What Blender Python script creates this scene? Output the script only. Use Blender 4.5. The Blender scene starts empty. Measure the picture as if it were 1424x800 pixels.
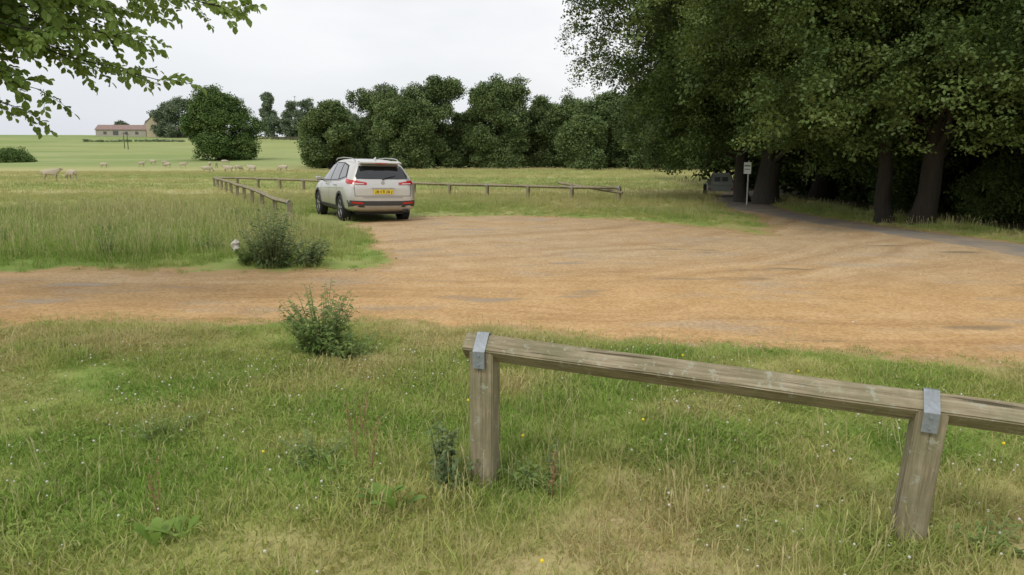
import bpy, bmesh, math, random, time
import numpy as np
from mathutils import Vector, Matrix, Euler
from mathutils.bvhtree import BVHTree
T0=time.time()
rng=np.random.default_rng(7); random.seed(7)
scene=bpy.context.scene
COL=scene.collection
R=math.radians

# ------------------------------------------------------------------ noise
def h2(ix,iy,s):
    v=np.sin(ix*127.1+iy*311.7+s*74.7)*43758.5453
    return v-np.floor(v)
def vn(x,y,s=0):
    x=np.asarray(x,float); y=np.asarray(y,float)
    ix=np.floor(x); iy=np.floor(y); fx=x-ix; fy=y-iy
    fx=fx*fx*(3-2*fx); fy=fy*fy*(3-2*fy)
    a=h2(ix,iy,s); b=h2(ix+1,iy,s); c=h2(ix,iy+1,s); d=h2(ix+1,iy+1,s)
    return (a*(1-fx)+b*fx)*(1-fy)+(c*(1-fx)+d*fx)*fy
def fbm(x,y,s=0,o=3):
    r=0;a=.5;t=0
    for i in range(o):
        r=r+a*vn(x*2**i,y*2**i,s+i*13); t+=a; a*=.5
    return r/t
def sm(a,b,v):
    t=np.clip((np.asarray(v,float)-a)/(b-a),0,1); return t*t*(3-2*t)
def lin(a,b,v): return np.clip((np.asarray(v,float)-a)/(b-a),0,1)
def nramp(f,stops):
    p=[s[0] for s in stops]
    return np.stack([np.interp(f,p,[s[1][k] for s in stops]) for k in range(3)],-1)

# ------------------------------------------------------------------ layout polygons (metres)
LOT=np.array([(-45,7.9),(-12,7.6),(-5.25,7.57),(-1.92,7.5),(-.1,7.3),(1.93,6.85),(3.1,6.47),(4.2,5.98),(6,5.2),(8,3.6),(9.4,-6),
 (10.5,-6),(10.6,6),(10.,11),(9.3,14.5),(8.6,18.5),(8.2,22),(8.0,24.5),(7.2,24.5),(7.0,21),(6.3,18.2),(5.75,16.4),(5.3,16.4),(4.6,17.4),(2.7,20.3),(-.25,21.8),
 (-2.6,21.4),(-3.45,20.2),(-3.65,18.8),(-3.1,16.5),(-2.3,14),(-1.6,12.1),(-1.75,11.2),(-2.6,10.85),(-4.25,10.7),(-7.4,10.86),(-15,11.2),(-45,12.5)],float)
ROAD=np.array([(8.9,-12),(9.0,6),(8.7,11),(8.35,14),(8.0,17.4),(7.5,20),(7.3,24),(7.6,29),(10,36),(16,44),(30,54),(32,51),(18.5,41),(12,34),(9.4,28.5),(8.7,24),(8.8,21),(9.1,18.5),(9.9,14.5),(11,11),(12.4,6),(13,-12)],float)
def sdist(px,py,P):
    px=np.asarray(px,float).ravel(); py=np.asarray(py,float).ravel()
    d=np.full(px.shape,1e9); ins=np.zeros(px.shape,bool)
    n=len(P)
    for i in range(n):
        ax,ay=P[i]; bx,by=P[(i+1)%n]
        ex,ey=bx-ax,by-ay
        t=np.clip(((px-ax)*ex+(py-ay)*ey)/(ex*ex+ey*ey),0,1)
        d=np.minimum(d,np.hypot(px-ax-t*ex,py-ay-t*ey))
        c=((ay>py)!=(by>py))&(px<(bx-ax)*(py-ay)/((by-ay) if by!=ay else 1e-9)+ax)
        ins^=c
    return np.where(ins,d,-d)
def lot_sd(x,y):
    s=sdist(x,y,LOT)
    x=np.ravel(x);y=np.ravel(y)
    return s+(fbm(x*.8,y*.8,3)-.5)*.9+(fbm(x*3.2,y*3.2,9)-.5)*.55
def road_sd(x,y):
    return sdist(x,y,ROAD)+(fbm(np.ravel(x)*1.5,np.ravel(y)*1.5,5)-.5)*.25
PY=[-1e4,70,115,150,220,300,335,420,800,4000]; PZ=[0,0,.12,.9,3.7,9.0,10.3,9.5,2,-20]
def prof(y):
    return sum(np.interp(y+o,PY,PZ) for o in (-16,-8,0,8,16))/5
def terr(x,y,hard=None):
    x=np.asarray(x,float);y=np.asarray(y,float); sh=np.broadcast(x,y).shape
    x=np.broadcast_to(x,sh).ravel(); y=np.broadcast_to(y,sh).ravel()
    near=(np.abs(x)<60)&(y<60)
    sd=np.full(x.shape,-9.)
    if near.any():
        sd[near]=np.maximum(sdist(x[near],y[near],LOT),sdist(x[near],y[near],ROAD))
    g=1-sm(-.9,.1,sd); nb=.3+.7*sm(4,9,y)
    z=prof(y)+(fbm(x*.25,y*.25,21)-.5)*.10*g*nb+g*.03*sm(4,9,y)+(fbm(x*1.1,y*1.1,31)-.5)*.05*g+(fbm(x*.35,y*.8,41)-.5)*.03*(1-g)
    z=z+(fbm(x*.02,y*.02,51)-.5)*1.2*sm(60,140,np.abs(y)+np.abs(x)*.3)
    z=z+sm(30,200,-x)*sm(120,300,y)*1.3
    return z.reshape(sh)
def gz(x,y): return float(terr(np.array([x]),np.array([y]))[0])
def grass_col(x,y):
    """turf colour over the site: fresh green, straw and worn patches"""
    x=np.ravel(np.asarray(x,float)); y=np.ravel(np.asarray(y,float))
    s=.55*fbm(x*.45,y*.45,201,5)+.45*fbm(x*1.7,y*1.7,222,4)
    near=nramp(s,[(.32,(.19,.29,.055)),(.42,(.28,.37,.09)),(.52,(.42,.425,.145)),(.64,(.56,.46,.235))])
    f3=(lin(9.5,11,y)*lin(2,-3,x)*.6)[:,None]; near=near*(1-f3)+np.array((.25,.355,.085))*f3
    mx=fbm(x*.035,y*.14,240,4)*(1-lin(60,110,y))+fbm(x*.012,y*.03,244,4)*lin(60,110,y)
    mead=nramp(mx,[(.32,(.29,.36,.10)),(.48,(.41,.42,.155)),(.64,(.54,.49,.23))])
    far=nramp(mx,[(.35,(.21,.305,.095)),(.65,(.32,.37,.135))])
    f1=lin(18,40,y)[:,None]; f2=lin(105,135,y)[:,None]
    c=near*(1-f1)+mead*f1; return c*(1-f2)+far*f2

# ------------------------------------------------------------------ mesh helpers
def mesh_np(name,V,F,mats=(),mi=None,smooth=False):
    me=bpy.data.meshes.new(name)
    V=np.asarray(V,np.float32)
    if isinstance(F,np.ndarray):
        n,k=F.shape
        me.vertices.add(len(V)); me.vertices.foreach_set("co",V.ravel())
        me.loops.add(n*k); me.loops.foreach_set("vertex_index",F.astype(np.int32).ravel())
        me.polygons.add(n); me.polygons.foreach_set("loop_start",np.arange(0,n*k,k,dtype=np.int32))
        me.update(calc_edges=True)
    else:
        me.from_pydata([tuple(map(float,v)) for v in V],[],F)
    for m in mats: me.materials.append(m)
    if mi is not None: me.polygons.foreach_set("material_index",np.asarray(mi,np.int32))
    if smooth: me.polygons.foreach_set("use_smooth",np.ones(len(me.polygons),bool))
    me.update()
    return me
def obj(name,me,parent=None,loc=None,rot=None,link=True):
    o=bpy.data.objects.new(name,me)
    if link: COL.objects.link(o)
    if parent: o.parent=parent
    if loc is not None: o.location=loc
    if rot is not None: o.rotation_euler=rot
    return o
def empty(name,loc=(0,0,0),rot=(0,0,0)):
    o=bpy.data.objects.new(name,None); COL.objects.link(o); o.location=loc; o.rotation_euler=rot; o.empty_display_size=.2
    return o
def box(name,size,loc,mat,parent=None,rot=(0,0,0),bev=.0,seg=2):
    bm=bmesh.new(); bmesh.ops.create_cube(bm,size=1)
    for v in bm.verts: v.co=Vector((v.co.x*size[0],v.co.y*size[1],v.co.z*size[2]))
    if bev>0: bmesh.ops.bevel(bm,geom=bm.edges[:],offset=bev,segments=seg,affect='EDGES')
    me=bpy.data.meshes.new(name); bm.to_mesh(me); bm.free(); me.materials.append(mat)
    return obj(name,me,parent,loc,rot)
def tube(paths,sides=7):
    Vs=[];Fs=[];b=0
    for P,r in paths:
        P=np.asarray(P,float); r=np.asarray(r,float); n=len(P)
        T=np.gradient(P,axis=0); T/=np.linalg.norm(T,axis=1)[:,None]+1e-9
        ref=np.array([.31,.2,.93]) if abs(T[0][2])<.9 else np.array([1.,0,0.1])
        A=np.cross(T,ref); A/=np.linalg.norm(A,axis=1)[:,None]+1e-9; B=np.cross(T,A)
        an=np.linspace(0,2*np.pi,sides,endpoint=False)
        ring=P[:,None,:]+r[:,None,None]*(np.cos(an)[None,:,None]*A[:,None,:]+np.sin(an)[None,:,None]*B[:,None,:])
        Vs.append(ring.reshape(-1,3))
        i=np.arange(n-1)[:,None]*sides; j=np.arange(sides)[None,:]; j2=(j+1)%sides
        Fs.append(np.stack([b+i+j,b+i+j2,b+i+sides+j2,b+i+sides+j],-1).reshape(-1,4))
        b+=n*sides
    return np.concatenate(Vs),np.concatenate(Fs)

# ------------------------------------------------------------------ materials
def newmat(name):
    m=bpy.data.materials.new(name); m.use_nodes=True; nt=m.node_tree; nt.nodes.clear()
    out=nt.nodes.new('ShaderNodeOutputMaterial'); return m,nt,out
def N(nt,t,**k):
    n=nt.nodes.new(t)
    for a,b in k.items(): setattr(n,a,b)
    return n
def ramp(nt,fac,stops,interp='LINEAR'):
    r=N(nt,'ShaderNodeValToRGB'); r.color_ramp.interpolation=interp
    el=r.color_ramp.elements
    while len(el)<len(stops): el.new(.5)
    for e,(p,c) in zip(el,stops): e.position=p; e.color=(*c,1) if len(c)==3 else c
    if fac is not None: nt.links.new(fac,r.inputs[0])
    return r.outputs[0]
def noise(nt,vec,scale,detail=3,rough=.55,w=None):
    n=N(nt,'ShaderNodeTexNoise'); n.inputs['Scale'].default_value=scale; n.inputs['Detail'].default_value=detail; n.inputs['Roughness'].default_value=rough
    if vec is not None: nt.links.new(vec,n.inputs['Vector'])
    return n.outputs['Fac']
def mapping(nt,vec,scale=(1,1,1),rot=(0,0,0),loc=(0,0,0)):
    m=N(nt,'ShaderNodeMapping'); m.inputs['Scale'].default_value=scale; m.inputs['Rotation'].default_value=rot; m.inputs['Location'].default_value=loc
    nt.links.new(vec,m.inputs['Vector']); return m.outputs[0]
def mix(nt,f,a,b,mode='MIX'):
    n=N(nt,'ShaderNodeMix',data_type='RGBA',blend_type=mode)
    for sock,v in ((n.inputs['Factor'],f),(n.inputs[6],a),(n.inputs[7],b)):
        if isinstance(v,bpy.types.NodeSocket): nt.links.new(v,sock)
        elif isinstance(v,(int,float)): sock.default_value=v
        else: sock.default_value=(*v,1)
    return n.outputs[2]
def math_(nt,op,a,b=None,c=None,clamp=False):
    n=N(nt,'ShaderNodeMath',operation=op,use_clamp=clamp)
    for i,v in enumerate((a,b,c)):
        if v is None: continue
        if isinstance(v,(int,float)): n.inputs[i].default_value=v
        else: nt.links.new(v,n.inputs[i])
    return n.outputs[0]
def mrange(nt,v,a,b,c=0,d=1):
    n=N(nt,'ShaderNodeMapRange'); nt.links.new(v,n.inputs[0])
    for i,q in enumerate((a,b,c,d)): n.inputs[i+1].default_value=q
    return n.outputs[0]
def bsdf(nt,out,col,rough=.8,metal=0,spec=.3,bump=None,bs=.3,bd=.02,coat=0):
    p=N(nt,'ShaderNodeBsdfPrincipled')
    if isinstance(col,bpy.types.NodeSocket): nt.links.new(col,p.inputs['Base Color'])
    else: p.inputs['Base Color'].default_value=(*col,1)
    if isinstance(rough,bpy.types.NodeSocket): nt.links.new(rough,p.inputs['Roughness'])
    else: p.inputs['Roughness'].default_value=rough
    p.inputs['Metallic'].default_value=metal; p.inputs['Specular IOR Level'].default_value=spec
    p.inputs['Coat Weight'].default_value=coat; p.inputs['Coat Roughness'].default_value=.05
    if bump is not None:
        b=N(nt,'ShaderNodeBump'); b.inputs['Strength'].default_value=bs; b.inputs['Distance'].default_value=bd
        nt.links.new(bump,b.inputs['Height']); nt.links.new(b.outputs[0],p.inputs['Normal'])
    nt.links.new(p.outputs[0],out.inputs[0]); return p
def simple(name,col,rough=.6,metal=0,spec=.4,coat=0,var=.12,scale=8):
    m,nt,out=newmat(name)
    tc=N(nt,'ShaderNodeTexCoord').outputs['Object']
    f=noise(nt,tc,scale,4)
    c=mix(nt,f,tuple(v*(1-var) for v in col),tuple(min(1,v*(1+var)) for v in col))
    bsdf(nt,out,c,rough,metal,spec,coat=coat); return m
def posxy(nt):
    g=N(nt,'ShaderNodeNewGeometry').outputs['Position']
    m=N(nt,'ShaderNodeVectorMath',operation='MULTIPLY'); nt.links.new(g,m.inputs[0]); m.inputs[1].default_value=(1,1,0)
    return m.outputs[0],g

def mat_ground():
    m,nt,out=newmat('ground_grass_soil'); xy,g=posxy(nt)
    sx=N(nt,'ShaderNodeSeparateXYZ'); nt.links.new(xy,sx.inputs[0])
    c=N(nt,'ShaderNodeAttribute',attribute_name='gcol').outputs['Color']
    fine=noise(nt,xy,38,4,.7); med=noise(nt,xy,6,4,.7)
    c=mix(nt,mrange(nt,fine,.3,.7,.0,.4),c,(.09,.12,.035))
    nearf=mrange(nt,sx.outputs[1],60,90,.45,.1)
    c=mix(nt,math_(nt,'MULTIPLY',mrange(nt,med,.5,.75,0,1),nearf),c,(.36,.27,.15))
    fl=noise(nt,mapping(nt,xy,scale=(.02,.045,1)),1.6,5,.65)
    c=mix(nt,math_(nt,'MULTIPLY',mrange(nt,sx.outputs[1],90,140),mrange(nt,fl,.42,.65,0,.5)),c,(.40,.41,.20))
    a=N(nt,'ShaderNodeAttribute',attribute_name='dirt')
    dn=math_(nt,'ADD',a.outputs['Fac'],mrange(nt,noise(nt,xy,7,5,.7),.3,.7,-.35,.35),clamp=True)
    dirt=mix(nt,fine,(.36,.24,.115),(.51,.36,.185))
    c=mix(nt,mrange(nt,dn,.3,.6),c,dirt)
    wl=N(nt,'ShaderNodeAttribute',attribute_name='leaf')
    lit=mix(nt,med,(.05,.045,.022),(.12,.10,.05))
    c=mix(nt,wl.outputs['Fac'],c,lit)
    bsdf(nt,out,c,.95,spec=.1,bump=fine,bs=.5,bd=.02); return m
def mat_gravel():
    m,nt,out=newmat('gravel'); xy,g=posxy(nt)
    sx=N(nt,'ShaderNodeSeparateXYZ'); nt.links.new(xy,sx.inputs[0])
    big=noise(nt,xy,.22,3,.5)
    # wheel tracks: along the lane, and sweeping round from the lane up to the road
    wob=math_(nt,'MULTIPLY',noise(nt,xy,.35,2,.5),1.4)
    tv=math_(nt,'ADD',math_(nt,'ADD',sx.outputs[1],math_(nt,'MULTIPLY',sx.outputs[0],.07)),wob)
    cb=N(nt,'ShaderNodeCombineXYZ'); nt.links.new(math_(nt,'MULTIPLY',tv,1.6),cb.inputs[0]); nt.links.new(math_(nt,'MULTIPLY',sx.outputs[0],.08),cb.inputs[1])
    tr=noise(nt,cb.outputs[0],1.0,4,.6)
    v=N(nt,'ShaderNodeVectorMath',operation='DISTANCE'); nt.links.new(xy,v.inputs[0]); v.inputs[1].default_value=(-6.0,26.0,0)
    arc=math_(nt,'ADD',math_(nt,'MULTIPLY',v.outputs['Value'],1.5),math_(nt,'MULTIPLY',big,3.0))
    cb=N(nt,'ShaderNodeCombineXYZ'); nt.links.new(arc,cb.inputs[0])
    arcn=noise(nt,cb.outputs[0],1.0,4,.65)
    wfar=mrange(nt,sx.outputs[1],8.5,13)
    wr=mrange(nt,math_(nt,'ADD',sx.outputs[1],math_(nt,'MULTIPLY',sx.outputs[0],.6)),9.5,13)
    streak=mix(nt,wr,tr,arcn)
    fine=noise(nt,xy,70,3,.7); med=noise(nt,xy,1.6,5,.6)
    base=mix(nt,mrange(nt,med,.3,.7),(.50,.31,.135),(.62,.41,.20))
    pale=mix(nt,mrange(nt,med,.3,.7),(.46,.325,.18),(.565,.425,.26))
    c=mix(nt,mrange(nt,math_(nt,'ADD',wfar,math_(nt,'MULTIPLY',math_(nt,'SUBTRACT',big,.5),1.6)),.1,1.1),base,pale)
    pat=mrange(nt,noise(nt,mapping(nt,xy,loc=(4,8,0)),.5,3,.5),.35,.62,.15,1)
    c=mix(nt,math_(nt,'MULTIPLY',mrange(nt,streak,.48,.62,0,.65),pat),c,(.34,.205,.095))
    c=mix(nt,math_(nt,'MULTIPLY',mrange(nt,streak,.32,.45,.65,0),pat),c,(.66,.51,.32))
    gp=noise(nt,mapping(nt,xy,scale=(.6,1.2,1),loc=(14,3,0)),.9,5,.6)
    c=mix(nt,mrange(nt,gp,.55,.66,0,.45),c,(.42,.36,.28))
    vo=N(nt,'ShaderNodeTexVoronoi'); vo.inputs['Scale'].default_value=34; nt.links.new(xy,vo.inputs['Vector'])
    sc=ramp(nt,vo.outputs['Color'],[(.25,(.68,.64,.58)),(.5,(1,1,1)),(.85,(1.25,1.25,1.25))])
    c=mix(nt,.5,c,mix(nt,1.0,c,sc,'MULTIPLY'))
    c=mix(nt,mrange(nt,fine,.4,.75,0,.35),c,(.26,.165,.08))
    w=noise(nt,mapping(nt,xy,scale=(.45,1.3,1),loc=(3,9,0)),1.0,3,.5)
    wf=mrange(nt,w,.62,.68)
    c=mix(nt,math_(nt,'MULTIPLY',wf,.6),c,(.24,.19,.13))
    rg=mrange(nt,wf,0,1,.95,.4)
    bsdf(nt,out,c,rg,spec=.15,bump=fine,bs=.35,bd=.01); return m
def mat_asphalt():
    m,nt,out=newmat('asphalt'); xy,g=posxy(nt)
    f=noise(nt,xy,70,3,.7); b=noise(nt,xy,1.1,4,.6)
    c=mix(nt,f,(.20,.18,.155),(.31,.285,.245)); c=mix(nt,mrange(nt,b,.42,.65,0,.75),c,(.42,.32,.21))
    bsdf(nt,out,c,.85,spec=.25,bump=f,bs=.4,bd=.01); return m
def mat_blade(name,tint=(1,1,1),dry=0.):
    m,nt,out=newmat(name)
    c=N(nt,'ShaderNodeAttribute',attribute_type='INSTANCER',attribute_name='gcol').outputs['Color']
    if dry>0: c=mix(nt,dry,c,(.54,.47,.27))
    c=mix(nt,1.0,c,tint,'MULTIPLY')
    d=N(nt,'ShaderNodeBsdfDiffuse'); t=N(nt,'ShaderNodeBsdfTranslucent'); nt.links.new(c,d.inputs[0]); nt.links.new(c,t.inputs[0])
    mx=N(nt,'ShaderNodeMixShader'); mx.inputs[0].default_value=.25; nt.links.new(d.outputs[0],mx.inputs[1]); nt.links.new(t.outputs[0],mx.inputs[2]); nt.links.new(mx.outputs[0],out.inputs[0])
    return m
def mat_leaf(name,c0,c1,tr=.3,spec=True,nscale=None):
    m,nt,out=newmat(name)
    if nscale: # standalone plant (not instanced)
        g=N(nt,'ShaderNodeNewGeometry').outputs['Position']; f=mrange(nt,noise(nt,g,nscale,2,.5),.3,.7)
    else: f=N(nt,'ShaderNodeAttribute',attribute_type='INSTANCER',attribute_name='lv').outputs['Fac']
    c=mix(nt,f,c0,c1)
    if spec:
        d=N(nt,'ShaderNodeBsdfPrincipled'); d.inputs['Roughness'].default_value=.5; d.inputs['Specular IOR Level'].default_value=.25
    else: d=N(nt,'ShaderNodeBsdfDiffuse')
    nt.links.new(c,d.inputs[0])
    if tr>0:
        t=N(nt,'ShaderNodeBsdfTranslucent'); nt.links.new(c,t.inputs[0])
        mx=N(nt,'ShaderNodeMixShader'); mx.inputs[0].default_value=tr; nt.links.new(d.outputs[0],mx.inputs[1]); nt.links.new(t.outputs[0],mx.inputs[2]); nt.links.new(mx.outputs[0],out.inputs[0])
    else: nt.links.new(d.outputs[0],out.inputs[0])
    return m
def mat_bark(name,a,b):
    m,nt,out=newmat(name); tc=N(nt,'ShaderNodeTexCoord').outputs['Object']
    f=noise(nt,mapping(nt,tc,scale=(6,6,1.2)),2,5,.7)
    bsdf(nt,out,mix(nt,f,a,b),.9,spec=.15,bump=f,bs=.8,bd=.05); return m
def mat_wood():
    m,nt,out=newmat('weathered_wood'); tc=N(nt,'ShaderNodeTexCoord').outputs['Object']
    gr=noise(nt,mapping(nt,tc,scale=(1.2,22,22)),2.2,6,.7)
    blot=noise(nt,tc,5,4,.65); lich=noise(nt,mapping(nt,tc,loc=(5,2,8)),24,4,.7)
    c=ramp(nt,gr,[(.3,(.14,.115,.07)),(.47,(.275,.23,.15)),(.62,(.40,.345,.24))])
    c=mix(nt,mrange(nt,blot,.42,.66,0,.65),c,(.175,.17,.095))
    c=mix(nt,mrange(nt,lich,.58,.65,0,.75),c,(.36,.37,.29))
    c=mix(nt,mrange(nt,noise(nt,mapping(nt,tc,scale=(1,30,30),loc=(9,1,4)),1.4,3,.5),.62,.66,0,.8),c,(.05,.04,.025))
    bsdf(nt,out,c,.85,spec=.2,bump=gr,bs=.7,bd=.008); return m
def mat_galv():
    m,nt,out=newmat('galvanised_steel'); tc=N(nt,'ShaderNodeTexCoord').outputs['Object']
    v=N(nt,'ShaderNodeTexVoronoi'); v.inputs['Scale'].default_value=90; nt.links.new(tc,v.inputs['Vector'])
    n=noise(nt,tc,14,4,.6)
    c=mix(nt,math_(nt,'MULTIPLY',v.outputs['Color'],.5),(.24,.27,.30),(.42,.46,.50)); c=mix(nt,mrange(nt,n,.4,.65,0,.6),c,(.18,.19,.19))
    bsdf(nt,out,c,.5,metal=.4,spec=.5); return m

M_ground=mat_ground(); M_gravel=mat_gravel(); M_asph=mat_asphalt()
M_blade=mat_blade('grass_blade',(1.08,1.05,1.07)); M_blade2=mat_blade('grass_blade_fresh',(.88,1.0,.82)); M_dry=mat_blade('grass_stalk_dry',dry=.55)
M_clov=mat_blade('clover_leaf',(.78,.90,.80))
M_wood=mat_wood(); M_galv=mat_galv()
M_bark=mat_bark('bark',(.022,.019,.015),(.06,.052,.04)); M_barkl=mat_bark('bark_grey',(.04,.035,.028),(.10,.09,.07))
L_beech=mat_leaf('beech_leaves',(.04,.075,.018),(.155,.215,.057),.2)
L_back=mat_leaf('shade_leaves',(.028,.048,.014),(.075,.105,.032),0,False)  # back trees and shrubs: woodland shade put into a darker leaf colour
L_field=mat_leaf('field_tree_leaves',(.065,.115,.035),(.155,.22,.075),0,False)
L_wood=mat_leaf('woodland_leaves',(.075,.12,.045),(.19,.245,.10),0,False)
L_far=mat_leaf('far_leaves_hazed',(.12,.16,.10),(.20,.25,.155),0,False)  # distance haze painted in as a paler, bluer leaf colour
L_cherry=mat_leaf('cherry_leaves',(.11,.19,.04),(.26,.36,.09),.4,True)
L_weed=mat_leaf('weed_leaves',(.14,.23,.06),(.28,.37,.11),.3,True,6)
L_thist=mat_leaf('thistle_leaves',(.12,.18,.075),(.23,.30,.13),.3,True,8)
L_dock=mat_leaf('dock_leaves',(.16,.28,.045),(.28,.40,.09),.4,True,5)
M_seed=simple('sorrel_seed',(.30,.18,.09),.9); M_stem=simple('weed_stem',(.20,.24,.10),.8)
M_white=simple('petal_white',(.62,.60,.54),.8); M_yel=simple('petal_yellow',(.8,.62,.03),.7)

# ------------------------------------------------------------------ ground
def axis(lims):
    out=[]
    for a,b,s in lims: out.append(np.arange(a,b,s))
    return np.concatenate(out+[[lims[-1][1]]])
xs=axis([(-3000,-600,300),(-600,-150,22),(-150,-40,4),(-40,-15,.8),(-15,14,.22),(14,40,.8),(40,150,5),(150,600,30),(600,3000,300)])
ys=axis([(-400,-40,60),(-40,-2,3),(-2,25,.22),(25,60,.8),(60,160,3),(160,480,8),(480,1000,50),(1000,3600,260)])
X,Y=np.meshgrid(xs,ys); Z=terr(X,Y)
V=np.stack([X,Y,Z],-1).reshape(-1,3); nx=len(xs); ny=len(ys)
i=np.arange(ny-1)[:,None]*nx; j=np.arange(nx-1)[None,:]
F=np.stack([i+j,i+j+1,i+nx+j+1,i+nx+j],-1).reshape(-1,4)
me=mesh_np('ground',V,F,[M_ground],smooth=True)
fx,fy=V[:,0],V[:,1]; dirt=np.zeros(len(V)); nr=(np.abs(fx)<60)&(fy<60)
dirt[nr]=sm(-.55,.15,np.maximum(lot_sd(fx[nr],fy[nr]),road_sd(fx[nr],fy[nr])))
a=me.attributes.new('dirt','FLOAT','POINT'); a.data.foreach_set('value',dirt.astype(np.float32))
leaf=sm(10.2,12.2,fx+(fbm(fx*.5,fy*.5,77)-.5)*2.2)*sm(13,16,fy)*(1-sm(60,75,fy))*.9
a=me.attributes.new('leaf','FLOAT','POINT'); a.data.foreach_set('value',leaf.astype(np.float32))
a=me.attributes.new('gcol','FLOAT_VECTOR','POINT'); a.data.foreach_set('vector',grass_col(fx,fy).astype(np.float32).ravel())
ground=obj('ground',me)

def sheet(name,P,sdf,mat,xr,yr,step,top,parent=None):
    gx=np.arange(xr[0],xr[1]+step,step); gy=np.arange(yr[0],yr[1]+step,step)
    X,Y=np.meshgrid(gx,gy); s=sdf(X,Y).reshape(X.shape)
    Z=terr(X,Y)+np.clip(s*.12,-.06,top)
    n=len(gx); i=np.arange(len(gy)-1)[:,None]*n; j=np.arange(n-1)[None,:]
    F=np.stack([i+j,i+j+1,i+n+j+1,i+n+j],-1).reshape(-1,4)
    sf=s.ravel()[F].max(1); F=F[sf>-.3]
    u,inv=np.unique(F,return_inverse=True)
    V=np.stack([X,Y,Z],-1).reshape(-1,3)[u]
    return obj(name,mesh_np(name,V,inv.reshape(F.shape),[mat],smooth=True))
sheet('gravel_car_park',LOT,lot_sd,M_gravel,(-14,11),(2,25),.09,.014)
sheet('gravel_track',LOT,lot_sd,M_gravel,(-46,-14),(6.5,14),.25,.014)
sheet('asphalt_road',ROAD,road_sd,M_asph,(6.5,34),(-12,56),.18,.022)

# ------------------------------------------------------------------ scatter via geometry nodes
def collection(name,obs):
    c=bpy.data.collections.new(name)
    for o in obs: c.objects.link(o)
    return c
def scatter(name,pts,rot,scl,coll,parent=None,loc=None,grass=False,off=(0,0,0)):
    pts=np.asarray(pts,np.float32)
    me=bpy.data.meshes.new(name); me.vertices.add(len(pts)); me.vertices.foreach_set('co',pts.ravel())
    a=me.attributes.new('rot','FLOAT_VECTOR','POINT'); a.data.foreach_set('vector',np.asarray(rot,np.float32).ravel())
    a=me.attributes.new('scl','FLOAT','POINT'); a.data.foreach_set('value',np.asarray(scl,np.float32).ravel())
    if grass:
        g0=np.random.default_rng(len(pts)); c=grass_col(pts[:,0],pts[:,1]); k=g0.uniform(0,.38,(len(pts),1)); c=c*(1-k)+np.array((.23,.325,.08))*k; c*=g0.normal(1,.08,(len(pts),1))
        a=me.attributes.new('gcol','FLOAT_VECTOR','POINT'); a.data.foreach_set('vector',c.astype(np.float32).ravel())
    else:
        g0=np.random.default_rng(len(pts)); q=pts+np.array(off)
        n_=.5*fbm(q[:,0]*.8+q[:,2]*.9,q[:,1]*.8-q[:,2]*.5,7)+.5*fbm(q[:,2]*1.1+q[:,1]*.4,q[:,0]*.7,17)
        lv=.42*g0.uniform(0,1,len(pts))+.58*lin(.28,.72,n_)
        a=me.attributes.new('lv','FLOAT','POINT'); a.data.foreach_set('value',lv.astype(np.float32))
    me.update()
    o=obj(name,me,parent,loc)
    ng=bpy.data.node_groups.new('scatter_'+name,'GeometryNodeTree')
    ng.interface.new_socket('Geometry',in_out='INPUT',socket_type='NodeSocketGeometry'); ng.interface.new_socket('Geometry',in_out='OUTPUT',socket_type='NodeSocketGeometry')
    gi=ng.nodes.new('NodeGroupInput'); go=ng.nodes.new('NodeGroupOutput')
    ip=ng.nodes.new('GeometryNodeInstanceOnPoints'); ci=ng.nodes.new('GeometryNodeCollectionInfo')
    ci.inputs['Collection'].default_value=coll; ci.inputs['Separate Children'].default_value=True; ci.inputs['Reset Children'].default_value=True
    ra=ng.nodes.new('GeometryNodeInputNamedAttribute'); ra.data_type='FLOAT_VECTOR'; ra.inputs['Name'].default_value='rot'
    sa=ng.nodes.new('GeometryNodeInputNamedAttribute'); sa.data_type='FLOAT'; sa.inputs['Name'].default_value='scl'
    ip.inputs['Pick Instance'].default_value=True
    L=ng.links.new
    L(gi.outputs[0],ip.inputs['Points']); L(ci.outputs[0],ip.inputs['Instance'])
    L(ra.outputs['Attribute'],ip.inputs['Rotation']); L(sa.outputs['Attribute'],ip.inputs['Scale']); L(ip.outputs[0],go.inputs[0])
    m=o.modifiers.new('scatter','NODES'); m.node_group=ng
    return o

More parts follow.
